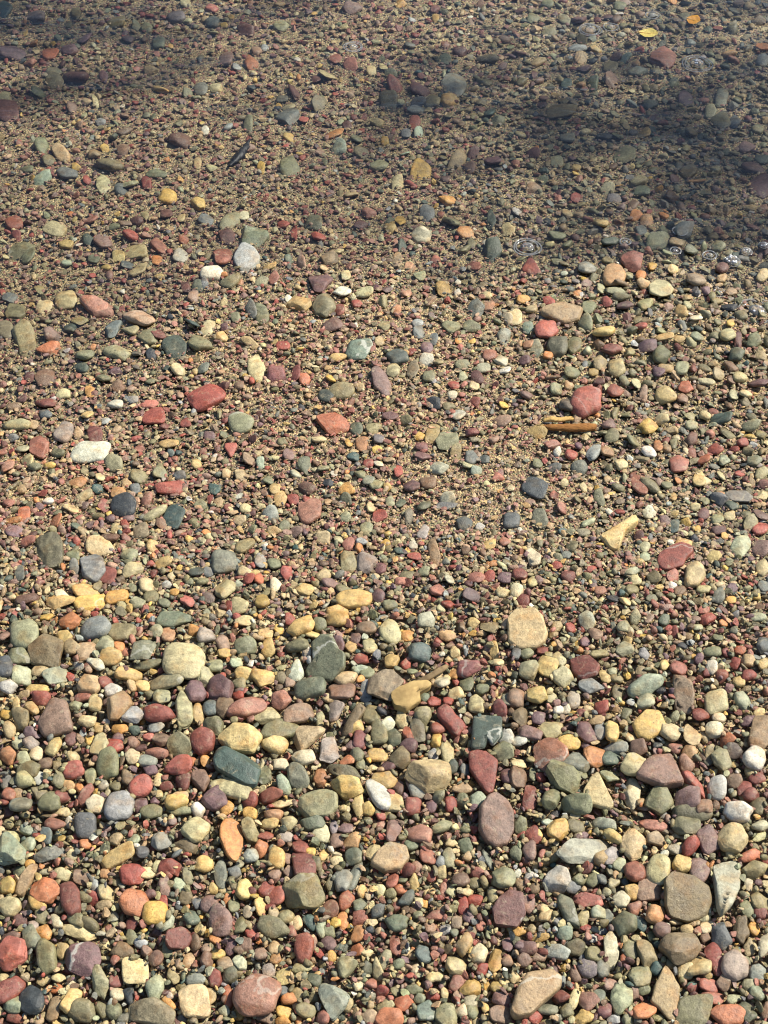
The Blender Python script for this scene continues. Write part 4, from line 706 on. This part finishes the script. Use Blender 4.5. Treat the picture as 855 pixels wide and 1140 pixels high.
def gravel_add(v, f, col, rnd, smooth):
    global gcount
    gV.append(v); gF.append(f + gcount); gcount += len(v)
    gC.append(np.repeat(col[None, :], len(v), 0)); gR.append(np.full(len(v), rnd)); gS.append(np.full(len(f), smooth))


for i, s in enumerate(stones[N_THINGS:]):
    r = np.random.default_rng(5000 + i)
    rad, c, pos = place(s, r)
    v, f = stone_verts(3, rad, 1.0, 1.0, c, s['shape'], r)
    v = v @ np.array(Euler((r.normal(0, 0.26), r.normal(0, 0.26), 0)).to_matrix()).T
    gravel_add(v + np.array(pos), f, colour(s['code'], r, 0.6), r.random(), True)

# small stones of the palette's kinds, largest first, in the room that is left
PALETTE = ['G', 'GO', 'O', 'Oo', 'o', 'tC', 'C', 't', 'Cg', 'g', 'gL', 'P', 'PR', 'VP', 'V', 'M', 'MR', 'R', 'RP', 'S', 'SG', 'L', 'B', 'tB', 'Y', 'YC', 'N', 'D', 'T', 'K', 'rP', 'W']
PWEIGHT = np.array([9, 9, 8, 8, 6, 5, 3.5, 7, 4, 3.5, 2, 5, 5, 3, 3, 5, 5, 4, 4.5, 3, 4, 1.5, 7, 6, 2, 2, 1.4, 3, 1.2, 1.2, 1.5, 1]); PWEIGHT /= PWEIGHT.sum()


def weights(mult):
    w = PWEIGHT * np.array([mult.get(c_[0], 1.0) * (mult.get(c_[-1], 1.0) ** 0.5) for c_ in PALETTE])
    return w / w.sum()


W_WARM = weights({'R': 2.0, 'r': 2.0, 'P': 1.8, 'M': 1.8, 'G': 0.6, 'g': 0.6, 'T': 0.4, 'D': 0.5, 'B': 1.5})
W_GREEN = weights({'G': 1.9, 'O': 1.8, 'D': 2.2, 'S': 1.8, 'B': 1.3, 'R': 0.45, 'r': 0.3, 'Y': 0.4, 'N': 0.4, 'C': 0.5, 'P': 0.7})


def shares(x, y):
    """How much of the loose stone at a place in the photo is of the reddish and of the greenish mix."""
    warm = 0.85 * smoothstep(760, 300, x) * (1 - smoothstep(560, 720, y))
    green = 0.85 * smoothstep(430, 620, x) * (1 - smoothstep(300, 520, y))
    return warm, green


def coarseness(x, y):
    """How big the loose stones run at a place in the photo, 0 (grit) to 1 (shingle)."""
    a = smoothstep(640, 770, y)
    fine = 0.75 * math.exp(-(((x - 560) / 110) ** 2 + ((y - 600) / 90) ** 2))
    right = 0.55 * smoothstep(560, 700, x) * smoothstep(150, 280, y) * (1 - smoothstep(480, 600, y))
    left = 0.35 * smoothstep(360, 200, x) * smoothstep(470, 600, y)
    top = 0.30 * smoothstep(380, 620, x) * (1 - smoothstep(160, 330, y)) + 0.16 * (1 - smoothstep(0, 140, y))
    low = -0.25 * math.exp(-(((x - 440) / 110) ** 2 + ((y - 1070) / 80) ** 2))
    return float(np.clip(0.30 + 0.70 * a + top + right + left - fine * (1 - a) + low, 0.03, 1.0))


protos = {}
for sub, n in ((1, 24), (2, 40), (3, 40)):
    protos[sub] = []
    for i in range(n):
        r = np.random.default_rng(200 * sub + i)
        sh = ['a', 'a', 'o', 'a', 'q', 'k'][i % 6]
        rad = outline(sh, r)
        v, f = stone_verts(sub, rad, 1.0, r.uniform(0.42, 0.95), r.uniform(0.2, 0.5), sh, r, 1.8)
        for _ in range(7 if sh in ('a', 'q') else 2):
            n_ = r.normal(size=3); n_ /= np.linalg.norm(n_); p_ = v @ n_
            v = v - np.outer(np.maximum(p_ - p_.max() * r.uniform(0.55, 0.85), 0), n_)
        protos[sub].append((v, f))

def mixw(x, y, q):
    wa, gr = shares(x, y)
    u = q.random()
    return W_WARM if u < wa else (W_GREEN if u > 1 - gr else PWEIGHT)


r = np.random.default_rng(99)
nfill = 0
for dia, tries in ((21, 2200), (17, 4200), (14, 7000), (11.5, 10000), (9.5, 15000), (7.8, 21000), (6.4, 30000)):
    xs = r.uniform(-190, PW + 190, tries); ys = r.uniform(-130, PH + 130, tries)
    for x, y in zip(xs, ys):
        k = coarseness(x, y)
        persp = 0.70 + 0.30 * min(max(y, 0) / 900.0, 1.0)
        lim = (6.5 + 15 * k) * persp
        if y > 600 and -20 < x < PW + 20:
            lim = min(lim, 12.0)
        if dia > lim and r.random() > 0.03:
            continue
        if r.random() > (0.95 if dia > 0.5 * lim else 0.8):
            continue
        d = dia * r.uniform(0.85, 1.15)
        out_x = max(0, -x, x - PW, -y, y - PH)
        ix, iy = int(x) + OX, int(y) + OY
        m = max(int(d * 0.36), 1)
        if not (m < ix < occ.shape[1] - m and m < iy < occ.shape[0] - m):
            continue
        if occ[iy, ix] or occ[iy - m, ix] or occ[iy + m - 1, ix] or occ[iy, ix - m] or occ[iy, ix + m - 1]:
            continue
        stamp(x, y, d, d * 0.8, 0, 1, 0.92)
        X, Y, z = unproject(x, y)
        scale = math.hypot(CAM_H, Y) * 2 * TAN / PH * 1.02
        half = d * 0.5 * scale * 1.22
        sub = 3 if dia > 13 else 2
        pi = int(r.integers(len(protos[sub])))
        v, f = protos[sub][pi]
        heap = float(smoothstep(600, 790, y))
        a = r.uniform(0, 6.28); ca, sa = math.cos(a), math.sin(a)
        R_ = np.array([[ca, -sa, 0], [sa, ca, 0], [0, 0, 1.0]])
        v = v * half * np.array([1, 1, r.uniform(0.8, 1.2)])
        e = Euler((r.normal(0, 0.28), r.normal(0, 0.28), 0)).to_matrix()
        v = v @ np.array(e).T @ R_.T
        gravel_add(v + np.array([X, Y, z + half * (0.02 + 0.32 * heap) + 0.0035 * heap * r.random()]), f, colour(PALETTE[int(r.choice(len(PALETTE), p=mixw(x, y, r)))], r), r.random(), sub == 3 or pi % 6 in (2, 5) or pi % 12 == 0)
        nfill += 1
# chips lodged between and on the edges of the shingle
for x, y, u in zip(r.uniform(-190, PW + 190, 45000), r.uniform(590, PH + 130, 45000), r.random(45000)):
    d = 4.6 + 6.0 * u * u
    ix, iy = int(x) + OX, int(y) + OY
    m = max(int(d * 0.22), 1)
    if occ[iy, ix] * (r.random() < 0.93) or (r.random() < 0.9) * (occ[iy - m, ix] + occ[iy + m, ix] + occ[iy, ix - m] + occ[iy, ix + m]) > 1:
        continue
    stamp(x, y, d, d * 0.8, 0, 1, 0.75)
    heap = float(smoothstep(600, 790, y))
    lift = heap * (r.uniform(0.002, 0.009) if not occ[iy, ix] else r.uniform(0.008, 0.014))
    X, Y, z = unproject(x, y, lift)
    half = d * 0.5 * math.hypot(CAM_H, Y) * 2 * TAN / PH * 1.35
    pi = int(r.integers(len(protos[2])))
    v, f = protos[2][pi]
    e = np.array(Euler((r.normal(0, 0.4), r.normal(0, 0.4), r.uniform(0, 6.28))).to_matrix())
    gravel_add((v * half) @ e.T + np.array([X, Y, z]), f, colour(PALETTE[int(r.choice(len(PALETTE), p=PWEIGHT))], r), r.random(), pi % 3 == 2)
    nfill += 1
print('fill stones', nfill)

# grit: grains a few millimetres across, everywhere (vectorised)


GRIT_W = {'t': 2.4, 'tC': 2.0, 'C': 1.4, 'o': 1.8, 'Oo': 1.6, 'tB': 2.2, 'B': 1.5, 'K': 0.3, 'T': 0.3, 'D': 0.5, 'V': 0.6, 'M': 0.8, 'YC': 2.0, 'Cg': 2.0}


def grit(n, lo, hi, sub, seed, smooth, zlift, outer=False):
    global gcount
    q = np.random.default_rng(seed)
    x = q.uniform(-170, PW + 170, n)
    y = PH + 120 - (PH + 240) * q.random(n) ** 0.85
    if outer:                                       # the shore beyond what the photo frames
        x = q.uniform(-900, PW + 900, n); y = q.uniform(-560, PH + 420, n)
        m_ = (x < -150) | (x > PW + 150) | (y < -100) | (y > PH + 100)
        x, y = x[m_], y[m_]; n = len(x)
    heap = smoothstep(600, 790, y)
    X, Y, z = unproject(x, y)
    z = z - 0.002 * heap
    size = (lo + (hi - lo) * q.random(n) ** 1.7) * 0.5 * (0.8 + 0.25 * np.clip(1 - y / 1140, 0, 1)) * 0.0012
    pr = protos[sub]
    pick = q.integers(0, len(pr), n)
    cols = np.array([np.clip(colour(c_, q, 1.2) * 0.8 + lin('97796a') * 0.28, 0, 0.8) for c_ in PALETTE for _ in range(12)])
    gw = np.array([GRIT_W.get(c_, 1.0) for c_ in PALETTE for _ in range(12)])
    three = [q.choice(len(cols), size=n, p=(gw * np.repeat(w_, 12)) / (gw * np.repeat(w_, 12)).sum()) for w_ in (PWEIGHT, W_WARM, W_GREEN)]
    wa, gr = shares(x, y); u = q.random(n)
    ci = np.where(u < wa, three[1], np.where(u > 1 - gr, three[2], three[0]))
    al, be = q.uniform(0, 6.28, n), q.normal(0, 0.34, n)
    for k in range(len(pr)):
        m = np.where(pick == k)[0]
        if not len(m):
            continue
        v, f = pr[k]
        ca, sa, cb, sb = np.cos(al[m]), np.sin(al[m]), np.cos(be[m]), np.sin(be[m])
        vx = v[:, 0][None] * ca[:, None] - v[:, 1][None] * sa[:, None]
        vy = v[:, 0][None] * sa[:, None] + v[:, 1][None] * ca[:, None]
        vz = np.repeat(v[:, 2][None], len(m), 0)
        vy, vz = vy * cb[:, None] - vz * sb[:, None], vy * sb[:, None] + vz * cb[:, None]
        s_ = size[m][:, None]
        P = np.stack([vx * s_ + X[m][:, None], vy * s_ + Y[m][:, None], vz * s_ * 0.8 + (z[m] + zlift + size[m] * 0.2)[:, None]], -1)
        nv = len(v)
        gV.append(P.reshape(-1, 3))
        gF.append((f[None] + (np.arange(len(m)) * nv)[:, None, None]).reshape(-1, 3) + gcount)
        gcount += nv * len(m)
        gC.append(np.repeat(cols[ci[m]], nv, 0)); gR.append(np.repeat(q.random(len(m)), nv)); gS.append(np.full(len(m) * len(f), smooth))


grit(90000, 2.8, 6.0, 1, 11, False, -0.0006)
grit(40000, 4.6, 9.5, 1, 12, False, -0.0002)
grit(15000, 7.0, 13.5, 2, 13, False, -0.0004)
grit(150000, 4.5, 12.0, 1, 14, False, -0.0004, True)
grit(26000, 9.0, 26.0, 2, 15, True, -0.0004, True)

V = np.concatenate(gV); F = np.concatenate(gF)
me = mesh_np('gravel', V, F, MAT_GRAVEL, np.concatenate(gS).astype(bool))
at = me.attributes.new('stone_colour', 'FLOAT_COLOR', 'POINT')
at.data.foreach_set('color', np.concatenate([np.concatenate(gC), np.ones((len(V), 1))], 1).astype(np.float32).ravel())
at = me.attributes.new('stone_random', 'FLOAT', 'POINT')
at.data.foreach_set('value', np.concatenate(gR).astype(np.float32))
g = link('gravel', me)
tag(g, 'mixed small pebbles and grit covering the shore and the lake bed', 'gravel', None, 'stuff')
print('gravel verts', len(V), 'tris', len(F), 'measured stones', len(stones))

# ------------------------------------------------------------------ driftwood, bark, leaves
MAT_WOOD = simple_mat('weathered_driftwood', lin('ad7a42') * 0.8, 0.75, 0.2, 10.0, 0.5, (9, 110, 110), 1.0, 0.002, tint=lin('5e3c20'))
MAT_WOOD2 = simple_mat('yellow_driftwood', lin('dcbc78') * 0.85, 0.65, 0.25, 14.0, 0.35, (9, 110, 110), 1.0, 0.0015, tint=lin('8f6932'))
MAT_GREYWOOD = simple_mat('grey_tan_driftwood', lin('b39a66') * 0.85, 0.7, 0.2, 40.0, 0.4, (1, 1, 1), 0.8, 0.001, tint=lin('7d6742'))
MAT_TAIL = simple_mat('grey_twig', lin('94805e') * 0.8, 0.75, 0.2, 60.0, 0.45, (1, 1, 1), 0.8, 0.001, tint=lin('5a4a35'))
MAT_BARK = simple_mat('waterlogged_black_bark', lin('1d1d20'), 0.55, 0.4, 60.0, 0.4, (1, 1, 1), 0.8, 0.001)
MAT_LEAF = simple_mat('golden_leaf', lin('e6a92c') * 0.9, 0.5, 0.4, 180.0, 0.3, (1, 1, 1), 0.3, 0.0005, tint=lin('c67d18'))
MAT_LEAF2 = simple_mat('pale_yellow_leaf', lin('dccb74') * 0.9, 0.5, 0.4, 220.0, 0.3, (1, 1, 1), 0.3, 0.0005, tint=lin('b39a45'))


def radii_amp(radii):
    return max(radii) * 0.10


def driftwood(name, pix, radii, lift, mat, label, cat, seed, seg=12, rough=0.05):
    r = np.random.default_rng(seed)
    pts = []
    for (x, y), l in zip(pix, lift):
        X, Y, z = unproject(x, y, l)
        pts.append((float(X), float(Y), float(z)))
    pts = np.array(pts); o0 = pts.mean(0)
    # resample
    n = 26
    t = np.linspace(0, 1, len(pts)); tt = np.linspace(0, 1, n)
    P = np.stack([np.interp(tt, t, pts[:, k]) for k in range(3)], 1)
    rr = np.interp(tt, t, radii)
    rr = [(a * 1.0, a * 0.7) for a in rr]
    Vv, Ff = tube(P - o0, rr, seg, r, rough)
    ax = P[-1] - P[0]; ax /= np.linalg.norm(ax)
    groove = np.tile(1 + r.normal(0, 0.13, seg), n)
    body = np.repeat(P - o0, seg, 0)
    Vv[:n * seg] = body + (Vv[:n * seg] - body) * groove[:, None]
    for e_, sg in ((0, -1), (n - 1, 1)):
        Vv[e_ * seg:(e_ + 1) * seg] += ax * (np.abs(r.normal(0, max(radii) * 0.7, seg)) * sg)[:, None]
    Vv = Vv + np.stack([wobble(Vv * 60, r, 1.0), wobble(Vv * 60, r, 1.0), wobble(Vv * 60, r, 1.0)], 1) * radii_amp(radii)
    o = link(name, mesh_np(name, Vv, Ff, mat)); o.location = o0
    return tag(o, label, cat)


driftwood('driftwood_stick', [(604, 474.5), (612, 476), (632, 476.5), (650, 476), (660, 475.5)], [0.0015, 0.0045, 0.0062, 0.0064, 0.0056], [0.006, 0.007, 0.008, 0.008, 0.007], MAT_WOOD,
          'splintered orange-brown driftwood stick lying below the coral red pebble', 'driftwood', 31)
driftwood('driftwood_chip', [(607, 468), (614, 466.5), (622, 467.5), (634, 465.5)], [0.003, 0.0048, 0.0040, 0.0036], [0.011, 0.013, 0.013, 0.012], MAT_WOOD2,
          'short pale yellow driftwood chip lying on the orange-brown stick', 'driftwood', 32)
knot = dict(poly=np.array([(190, 420), (260, 370), (400, 320), (520, 300), (550, 350), (500, 385), (440, 400), (450, 470), (330, 555), (230, 520)]) / 7.77, shape='P', w=46, h=33, ang=0, code='t')
mid = (knot['poly'].min(0) + knot['poly'].max(0)) / 2
knot['x'], knot['y'] = 410 + mid[0], 720 + mid[1]
knot['poly'] = knot['poly'] - mid
r = np.random.default_rng(33)
rad, c, pos = place(knot, r)
v, f = stone_verts(5, rad, 1.0, 1.0, c, 'P', r, 2.2)
e = bpy.data.objects.new('driftwood_knot', None); COL.objects.link(e); e.location = pos
tag(e, 'tan driftwood knot with a thin grey tail among the shingle', 'driftwood')
link('knot_head', mesh_np('knot_head', v, f, MAT_GREYWOOD), e)
pts = []
for x, y, l in ((462, 762, pos[2]), (470, 758, pos[2] + 0.001), (482, 751, 0.017), (491, 745, 0.015), (498, 741, 0.012)):
    X, Y, z = unproject(x, y, l); pts.append(np.array([float(X), float(Y), float(z)]) - np.array(pos))
tv, tf = tube(pts, [(0.0060, 0.0035), (0.0058, 0.0032), (0.0048, 0.0030), (0.0042, 0.0026), (0.0026, 0.0016)], 10, r, 0.14)
link('broken_tail', mesh_np('broken_tail', tv, tf, MAT_TAIL), e)
driftwood('bark_strip', [(256, 184), (262, 178), (268, 171), (274, 163), (277, 157)], [0.002, 0.0065, 0.0085, 0.0065, 0.002], [0.004, 0.006, 0.007, 0.007, 0.009], MAT_BARK,
          'black waterlogged strip of bark lying on the lake bed', 'bark', 34, 12, 0.22)


def leaf(px, py, w, h, ang, mat, stemmat, label, seed, lift):
    r = np.random.default_rng(seed)
    X0, Y0, z0 = unproject(px, py, lift)
    el = math.atan2(CAM_H, Y0)
    sc = math.hypot(CAM_H, Y0) * 2 * TAN / PH
    Lh, Wh = w * sc / 2, h * sc / 2 / math.sin(el)
    n, m = 21, 11
    Vv = []
    for i in range(n):
        u = -1 + 2 * i / (n - 1)
        wid = (1 - abs(u) ** 2.2) ** 0.8 * (1 + 0.12 * u)
        for j in range(m):
            t_ = -1 + 2 * j / (m - 1)
            Vv.append((u * Lh, t_ * wid * Wh + 0.08 * Wh * math.sin(u * 3), 0.0030 * u * u + 0.0022 * t_ * t_ * wid + 0.0004 * math.sin(9 * u + 5 * t_)))
    Vv = np.array(Vv)
    a = -math.radians(ang); R2 = np.array([[math.cos(a), -math.sin(a), 0], [math.sin(a), math.cos(a), 0], [0, 0, 1]])
    bot = Vv - np.array([0, 0, 0.0005])
    A = np.concatenate([Vv, bot]) @ R2.T
    k = np.arange(n * m).reshape(n, m)
    q = np.stack([k[:-1, :-1], k[1:, :-1], k[1:, 1:], k[:-1, 1:]], -1).reshape(-1, 4)
    q2 = q[:, ::-1] + n * m
    rim = np.concatenate([k[:, 0], k[-1, 1:], k[::-1, -1][1:], k[0, ::-1][1:-1]])
    nx_ = np.roll(rim, -1)
    side = np.stack([rim, rim + n * m, nx_ + n * m, nx_], -1)
    e = bpy.data.objects.new('fallen_leaf', None); COL.objects.link(e); e.location = (float(X0), float(Y0), float(z0))
    tag(e, label, 'leaf', 'fallen leaves on the lake bed')
    link('blade', mesh_np('blade', A, np.concatenate([q, q2, side]), mat), e)
    sp = [(-Lh * 1.35, 0, 0.002), (-Lh * 1.1, 0, 0.0028), (-Lh * 0.9, 0, 0.003), (0, 0, 0.0008), (Lh * 0.9, 0, 0.003)]
    sv, sf = tube([R2 @ np.array(p) for p in sp], [0.0006, 0.0006, 0.0006, 0.0004, 0.0002], 6)
    link('leaf_stem', mesh_np('leaf_stem', sv, sf, stemmat), e)


leaf(771.7, 22.7, 15, 9, 18, MAT_LEAF, MAT_LEAF2, 'bright golden-yellow fallen leaf under the water', 41, 0.0035)
leaf(721.5, 37.5, 21, 8.5, 4, MAT_LEAF2, MAT_LEAF, 'pale yellow fallen leaf with pointed ends under the water', 42, 0.0035)


# ------------------------------------------------------------------ bubbles on the water, each with its ripple ring
def film_material(name, white, tint, rough=0.08):
    m = bpy.data.materials.new(name); m.use_nodes = True
    nt = m.node_tree; nt.nodes.clear(); L = nt.links.new
    out = nt.nodes.new('ShaderNodeOutputMaterial')
    tr = N(nt, 'ShaderNodeBsdfTransparent', Color=(1, 1, 1, 1))
    gl = N(nt, 'ShaderNodeBsdfGlossy', Roughness=rough, Color=(1, 1, 1, 1))
    df = N(nt, 'ShaderNodeBsdfDiffuse', Color=(*tint, 1))
    fr = N(nt, 'ShaderNodeFresnel', IOR=1.33)
    m1 = nt.nodes.new('ShaderNodeMixShader'); m1.inputs[0].default_value = white
    L(tr.outputs[0], m1.inputs[1]); L(df.outputs[0], m1.inputs[2])
    m2 = nt.nodes.new('ShaderNodeMixShader')
    L(fr.outputs[0], m2.inputs[0]); L(m1.outputs[0], m2.inputs[1]); L(gl.outputs[0], m2.inputs[2])
    L(m2.outputs[0], out.inputs['Surface'])
    return m


MAT_FILM = film_material('bubble_film', 0.10, (0.8, 0.82, 0.82))
MAT_RIM_LIGHT = film_material('rim_and_ring_light', 0.17, (0.8, 0.8, 0.76), 0.06)  # bubble rims; on the ripple rings the white stands in for caustic light
MAT_FOAM = film_material('white_foam', 0.85, (0.8, 0.8, 0.8))


def ring_mesh(Rr, tr_, seg=48):
    a = np.linspace(0, 2 * math.pi, seg, endpoint=False); b_ = np.linspace(0, 2 * math.pi, 8, endpoint=False)
    A, B = np.meshgrid(a, b_, indexing='ij')
    wv = 1 + 0.04 * np.sin(3 * A + Rr * 900)
    Vv = np.stack([(Rr * wv + tr_ * np.cos(B)) * np.cos(A), (Rr * wv + tr_ * np.cos(B)) * np.sin(A), tr_ * 0.5 * np.sin(B)], -1).reshape(-1, 3)
    k = np.arange(seg * 8).reshape(seg, 8)
    q = np.stack([k, np.roll(k, -1, 0), np.roll(np.roll(k, -1, 0), -1, 1), np.roll(k, -1, 1)], -1).reshape(-1, 4)
    return mesh_np('ripple_light_ring', Vv, q, MAT_RIM_LIGHT)


def on_water(px, py):
    u = (px - PW / 2) / (PH / 2) * TAN; v = -(py - PH / 2) / (PH / 2) * TAN
    t = (WATER_Z - CAM_H) / (FWD[2] + v * UP[2])
    return u * t, (FWD[1] + v * UP[1]) * t


def bubble(px, py, w, rings, foam, label, seed):
    r = np.random.default_rng(seed)
    X, Y = on_water(px, py)
    sc = math.hypot(CAM_H, Y) * 2 * TAN / PH
    Rb = w * sc / 2
    e = bpy.data.objects.new('water_bubble', None); COL.objects.link(e); e.location = (X, Y, WATER_Z)
    tag(e, label, 'bubble', 'bubbles floating on the shallow water')
    core = Rb * (0.45 if rings else 0.9)
    d, f = ICO[3]
    keep = f[(d[f][:, :, 2] > -0.05).all(1)]
    link('bubble_dome', mesh_np('bubble_dome', d * np.array([core, core, core * 0.6]), keep, MAT_FILM), e)
    for k in range(rings):
        link('ripple_light_ring', ring_mesh(Rb * (0.62 + 0.38 * (k + 1) / rings), 0.0015), e)
    link('ripple_light_ring', ring_mesh(core, 0.0012), e)
    if foam:
        vs, fs, c_ = [], [], 0
        dd, ff = ICO[2]
        for _ in range(foam):
            a, q_ = r.uniform(0, 6.28), math.sqrt(r.uniform(0, 1)) * core * 0.75
            s_ = r.uniform(0.07, 0.2) * core
            vs.append(dd * s_ * np.array([1, 1, 0.7]) + np.array([math.cos(a) * q_, math.sin(a) * q_, s_ * 0.3 + core * 0.42 * math.sqrt(max(0, 1 - (q_ / core) ** 2))])); fs.append(ff + c_); c_ += len(dd)
        link('foam', mesh_np('foam', np.concatenate(vs), np.concatenate(fs), MAT_FOAM), e)


for i, (x, y, w, rg, fo, lb) in enumerate([
    (587, 275, 30, 2, 5, 'large ringed bubble on the water behind the brown-red triangular pebble'),
    (393, 52, 20, 2, 3, 'lone ringed bubble near the far middle of the shallows'),
    (815, 291, 20, 0, 16, 'white foamy bubble, the brightest of the cluster at the right'),
    (790, 284, 15, 1, 6, 'smaller foamy bubble just left of the brightest white bubble'),
    (831, 280, 14, 0, 8, 'small white bubble just right of the brightest white bubble'),
    (801, 326, 14, 1, 3, 'little ringed bubble between the white bubbles and the big ripple rings'),
    (842, 347, 46, 3, 4, 'widest set of ripple rings round a bubble at the right edge'),
    (696, 269, 12, 1, 3, 'small ringed bubble over the dark green oval pebble'),
    (752, 279, 12, 1, 2, 'small ringed bubble left of the foamy bubbles'),
    (757, 257, 16, 1, 2, 'ringed bubble over the dark slate pebble'),
    (776, 71, 32, 2, 16, 'wide patch of foamy bubbles behind the others on the far right water'),
    (657, 33, 24, 2, 2, 'faint wide ripple rings near the far edge of the water'),
    (680, 30, 16, 1, 2, 'faint narrow ripple rings right of the wide faint ones'),
    (726, 17, 14, 1, 3, 'small farthest bubble on the water near the golden leaf'),
    (850, 273, 12, 0, 6, 'tiny white bubble over a maroon pebble at the right edge'),
]):
    bubble(x, y, w, rg, fo, lb, 60 + i)

# ------------------------------------------------------------------ a pine on the shore to the right: its boughs shade parts of the shallows
SUN_EL, SUN_AZ = math.radians(47.0), math.radians(24.0)      # azimuth from +X towards +Y
SUN = np.array([math.cos(SUN_EL) * math.cos(SUN_AZ), math.cos(SUN_EL) * math.sin(SUN_AZ), math.sin(SUN_EL)])
MAT_TRUNK = simple_mat('pine_bark', (0.14, 0.09, 0.06), 0.85, 0.2, 8.0, 0.5, (1, 1, 0.25), 0.9, 0.02)
MAT_NEEDLE = simple_mat('pine_needles', (0.05, 0.085, 0.035), 0.6, 0.3, 3.0, 0.4, (1, 1, 1), 0.0, 0.001)
r = np.random.default_rng(77)
TX, TY = 9.6, 8.8
tz = float(ground_z(TX, TY))
tree = bpy.data.objects.new('pine_tree', None); COL.objects.link(tree); tree.location = (TX, TY, tz)
tag(tree, 'tall pine on the shore whose boughs shade the far shallows', 'tree')
tp = [(0, 0, -0.2), (0.02, 0, 2), (0.0, 0.03, 5), (-0.02, 0, 8), (0, 0, 11), (0.02, 0, 13.5)]
tv, tf = tube(tp, [0.26, 0.2, 0.16, 0.11, 0.06, 0.015], 14, r, 0.03)
link('trunk', mesh_np('trunk', tv, tf, MAT_TRUNK), tree)
nV, nF, lV, lF = [], [], [], []
nc = lc = 0


def bough(a, b, width, dens):
    """A limb from a to b (tree coordinates) with needle sprays round its outer part."""
    global nc, lc
    a, b = np.array(a, float), np.array(b, float)
    mid = (a + b) / 2 + np.array([0, 0, -0.12 * np.linalg.norm(b - a) * 0.5])
    v_, f_ = tube([a, mid, b], [0.018, 0.013, 0.004], 7, r, 0.03)
    lV.append(v_); lF.append(f_ + lc); lc += len(v_)
    n = int(dens)
    t = r.uniform(0.25, 1.0, n)
    p = (1 - t)[:, None] ** 2 * a + 2 * (t * (1 - t))[:, None] * mid + (t ** 2)[:, None] * b
    wdt = width * (0.35 + 0.9 * np.sin(np.clip(t, 0, 1) * math.pi * 0.86))
    p = p + r.normal(0, 1, (n, 3)) * np.array([1, 1, 0.35]) * (wdt * 0.5)[:, None]
    u = r.normal(size=(n, 3)); u /= np.linalg.norm(u, axis=1, keepdims=True)
    w = np.cross(u, r.normal(size=(n, 3))); w /= np.linalg.norm(w, axis=1, keepdims=True)
    Ls, Ws = r.uniform(0.05, 0.11, n)[:, None], r.uniform(0.010, 0.022, n)[:, None]
    q = np.stack([p - u * Ls, p + w * Ws, p + u * Ls, p - w * Ws], 1).reshape(-1, 3)
    nV.append(q); nF.append(np.arange(4 * n).reshape(n, 4) + nc); nc += 4 * n


def shade_bough(x0, y0, x1, y1, height, width, dens):
    """A bough whose shadow runs between two places seen in the photo."""
    ends = []
    for x, y in ((x0, y0), (x1, y1)):
        X, Y, z = unproject(x, y)
        p = np.array([float(X), float(Y), float(z)])
        ends.append(p + SUN * ((height - p[2]) / SUN[2]) - np.array([TX, TY, tz]))
    bough(ends[1], ends[0], width, dens)
    bm = ends[1]
    v_, f_ = tube([(0, 0, bm[2] + 0.5), bm * 0.5 + np.array([0, 0, 0.15 + bm[2] * 0.5]), bm], [0.05, 0.03, 0.018], 7, r, 0.03)
    global lc
    lV.append(v_); lF.append(f_ + lc); lc += len(v_)


for args in SHADE:
    shade_bough(*args)
for k in range(46):
    z = 3.5 + 9.6 * (k / 45) ** 0.9
    a = r.uniform(0, 6.28)
    ln = max(0.5, 2.5 * (1 - (z - 3.5) / 11.0)) * r.uniform(0.7, 1.1)
    # keep the sky open over the picture, where the photo shows plain sun
    if math.cos(a) < -0.15 and z < 9.5:
        a = math.pi - a
    bough((0, 0, z), (math.cos(a) * ln, math.sin(a) * ln, z - 0.15 * ln), 0.55, 420)
link('branches', mesh_np('branches', np.concatenate(lV), np.concatenate(lF), MAT_TRUNK), tree)
link('crown', mesh_np('crown', np.concatenate(nV), np.concatenate(nF), MAT_NEEDLE, False), tree)

# ------------------------------------------------------------------ light
world = bpy.data.worlds.new('World'); scene.world = world; world.use_nodes = True
nt = world.node_tree
bg = nt.nodes['Background']
sky = nt.nodes.new('ShaderNodeTexSky'); sky.sky_type = 'NISHITA'; sky.sun_disc = False
sky.sun_elevation = SUN_EL
sky.sun_rotation = math.radians(90) - SUN_AZ
nt.links.new(sky.outputs[0], bg.inputs[0]); bg.inputs[1].default_value = SKY_STRENGTH
sl = bpy.data.lights.new('sun', 'SUN'); sl.energy = SUN_STRENGTH; sl.angle = math.radians(0.53); sl.color = (1.0, 0.925, 0.81)
so = bpy.data.objects.new('sun', sl); COL.objects.link(so)
so.rotation_euler = Vector((-SUN[0], -SUN[1], -SUN[2])).to_track_quat('-Z', 'Y').to_euler()

scene.view_settings.view_transform = 'Standard'
scene.view_settings.look = 'None'
scene.view_settings.exposure = EXPOSURE
scene.view_settings.gamma = 1.0
scene.render.engine = 'CYCLES'
scene.cycles.filter_width = 1.15
scene.cycles.max_bounces = 6
scene.cycles.diffuse_bounces = 2
scene.cycles.glossy_bounces = 2
scene.cycles.transparent_max_bounces = 12
scene.cycles.use_denoising = True
scene.cycles.caustics_reflective = False
scene.cycles.caustics_refractive = False
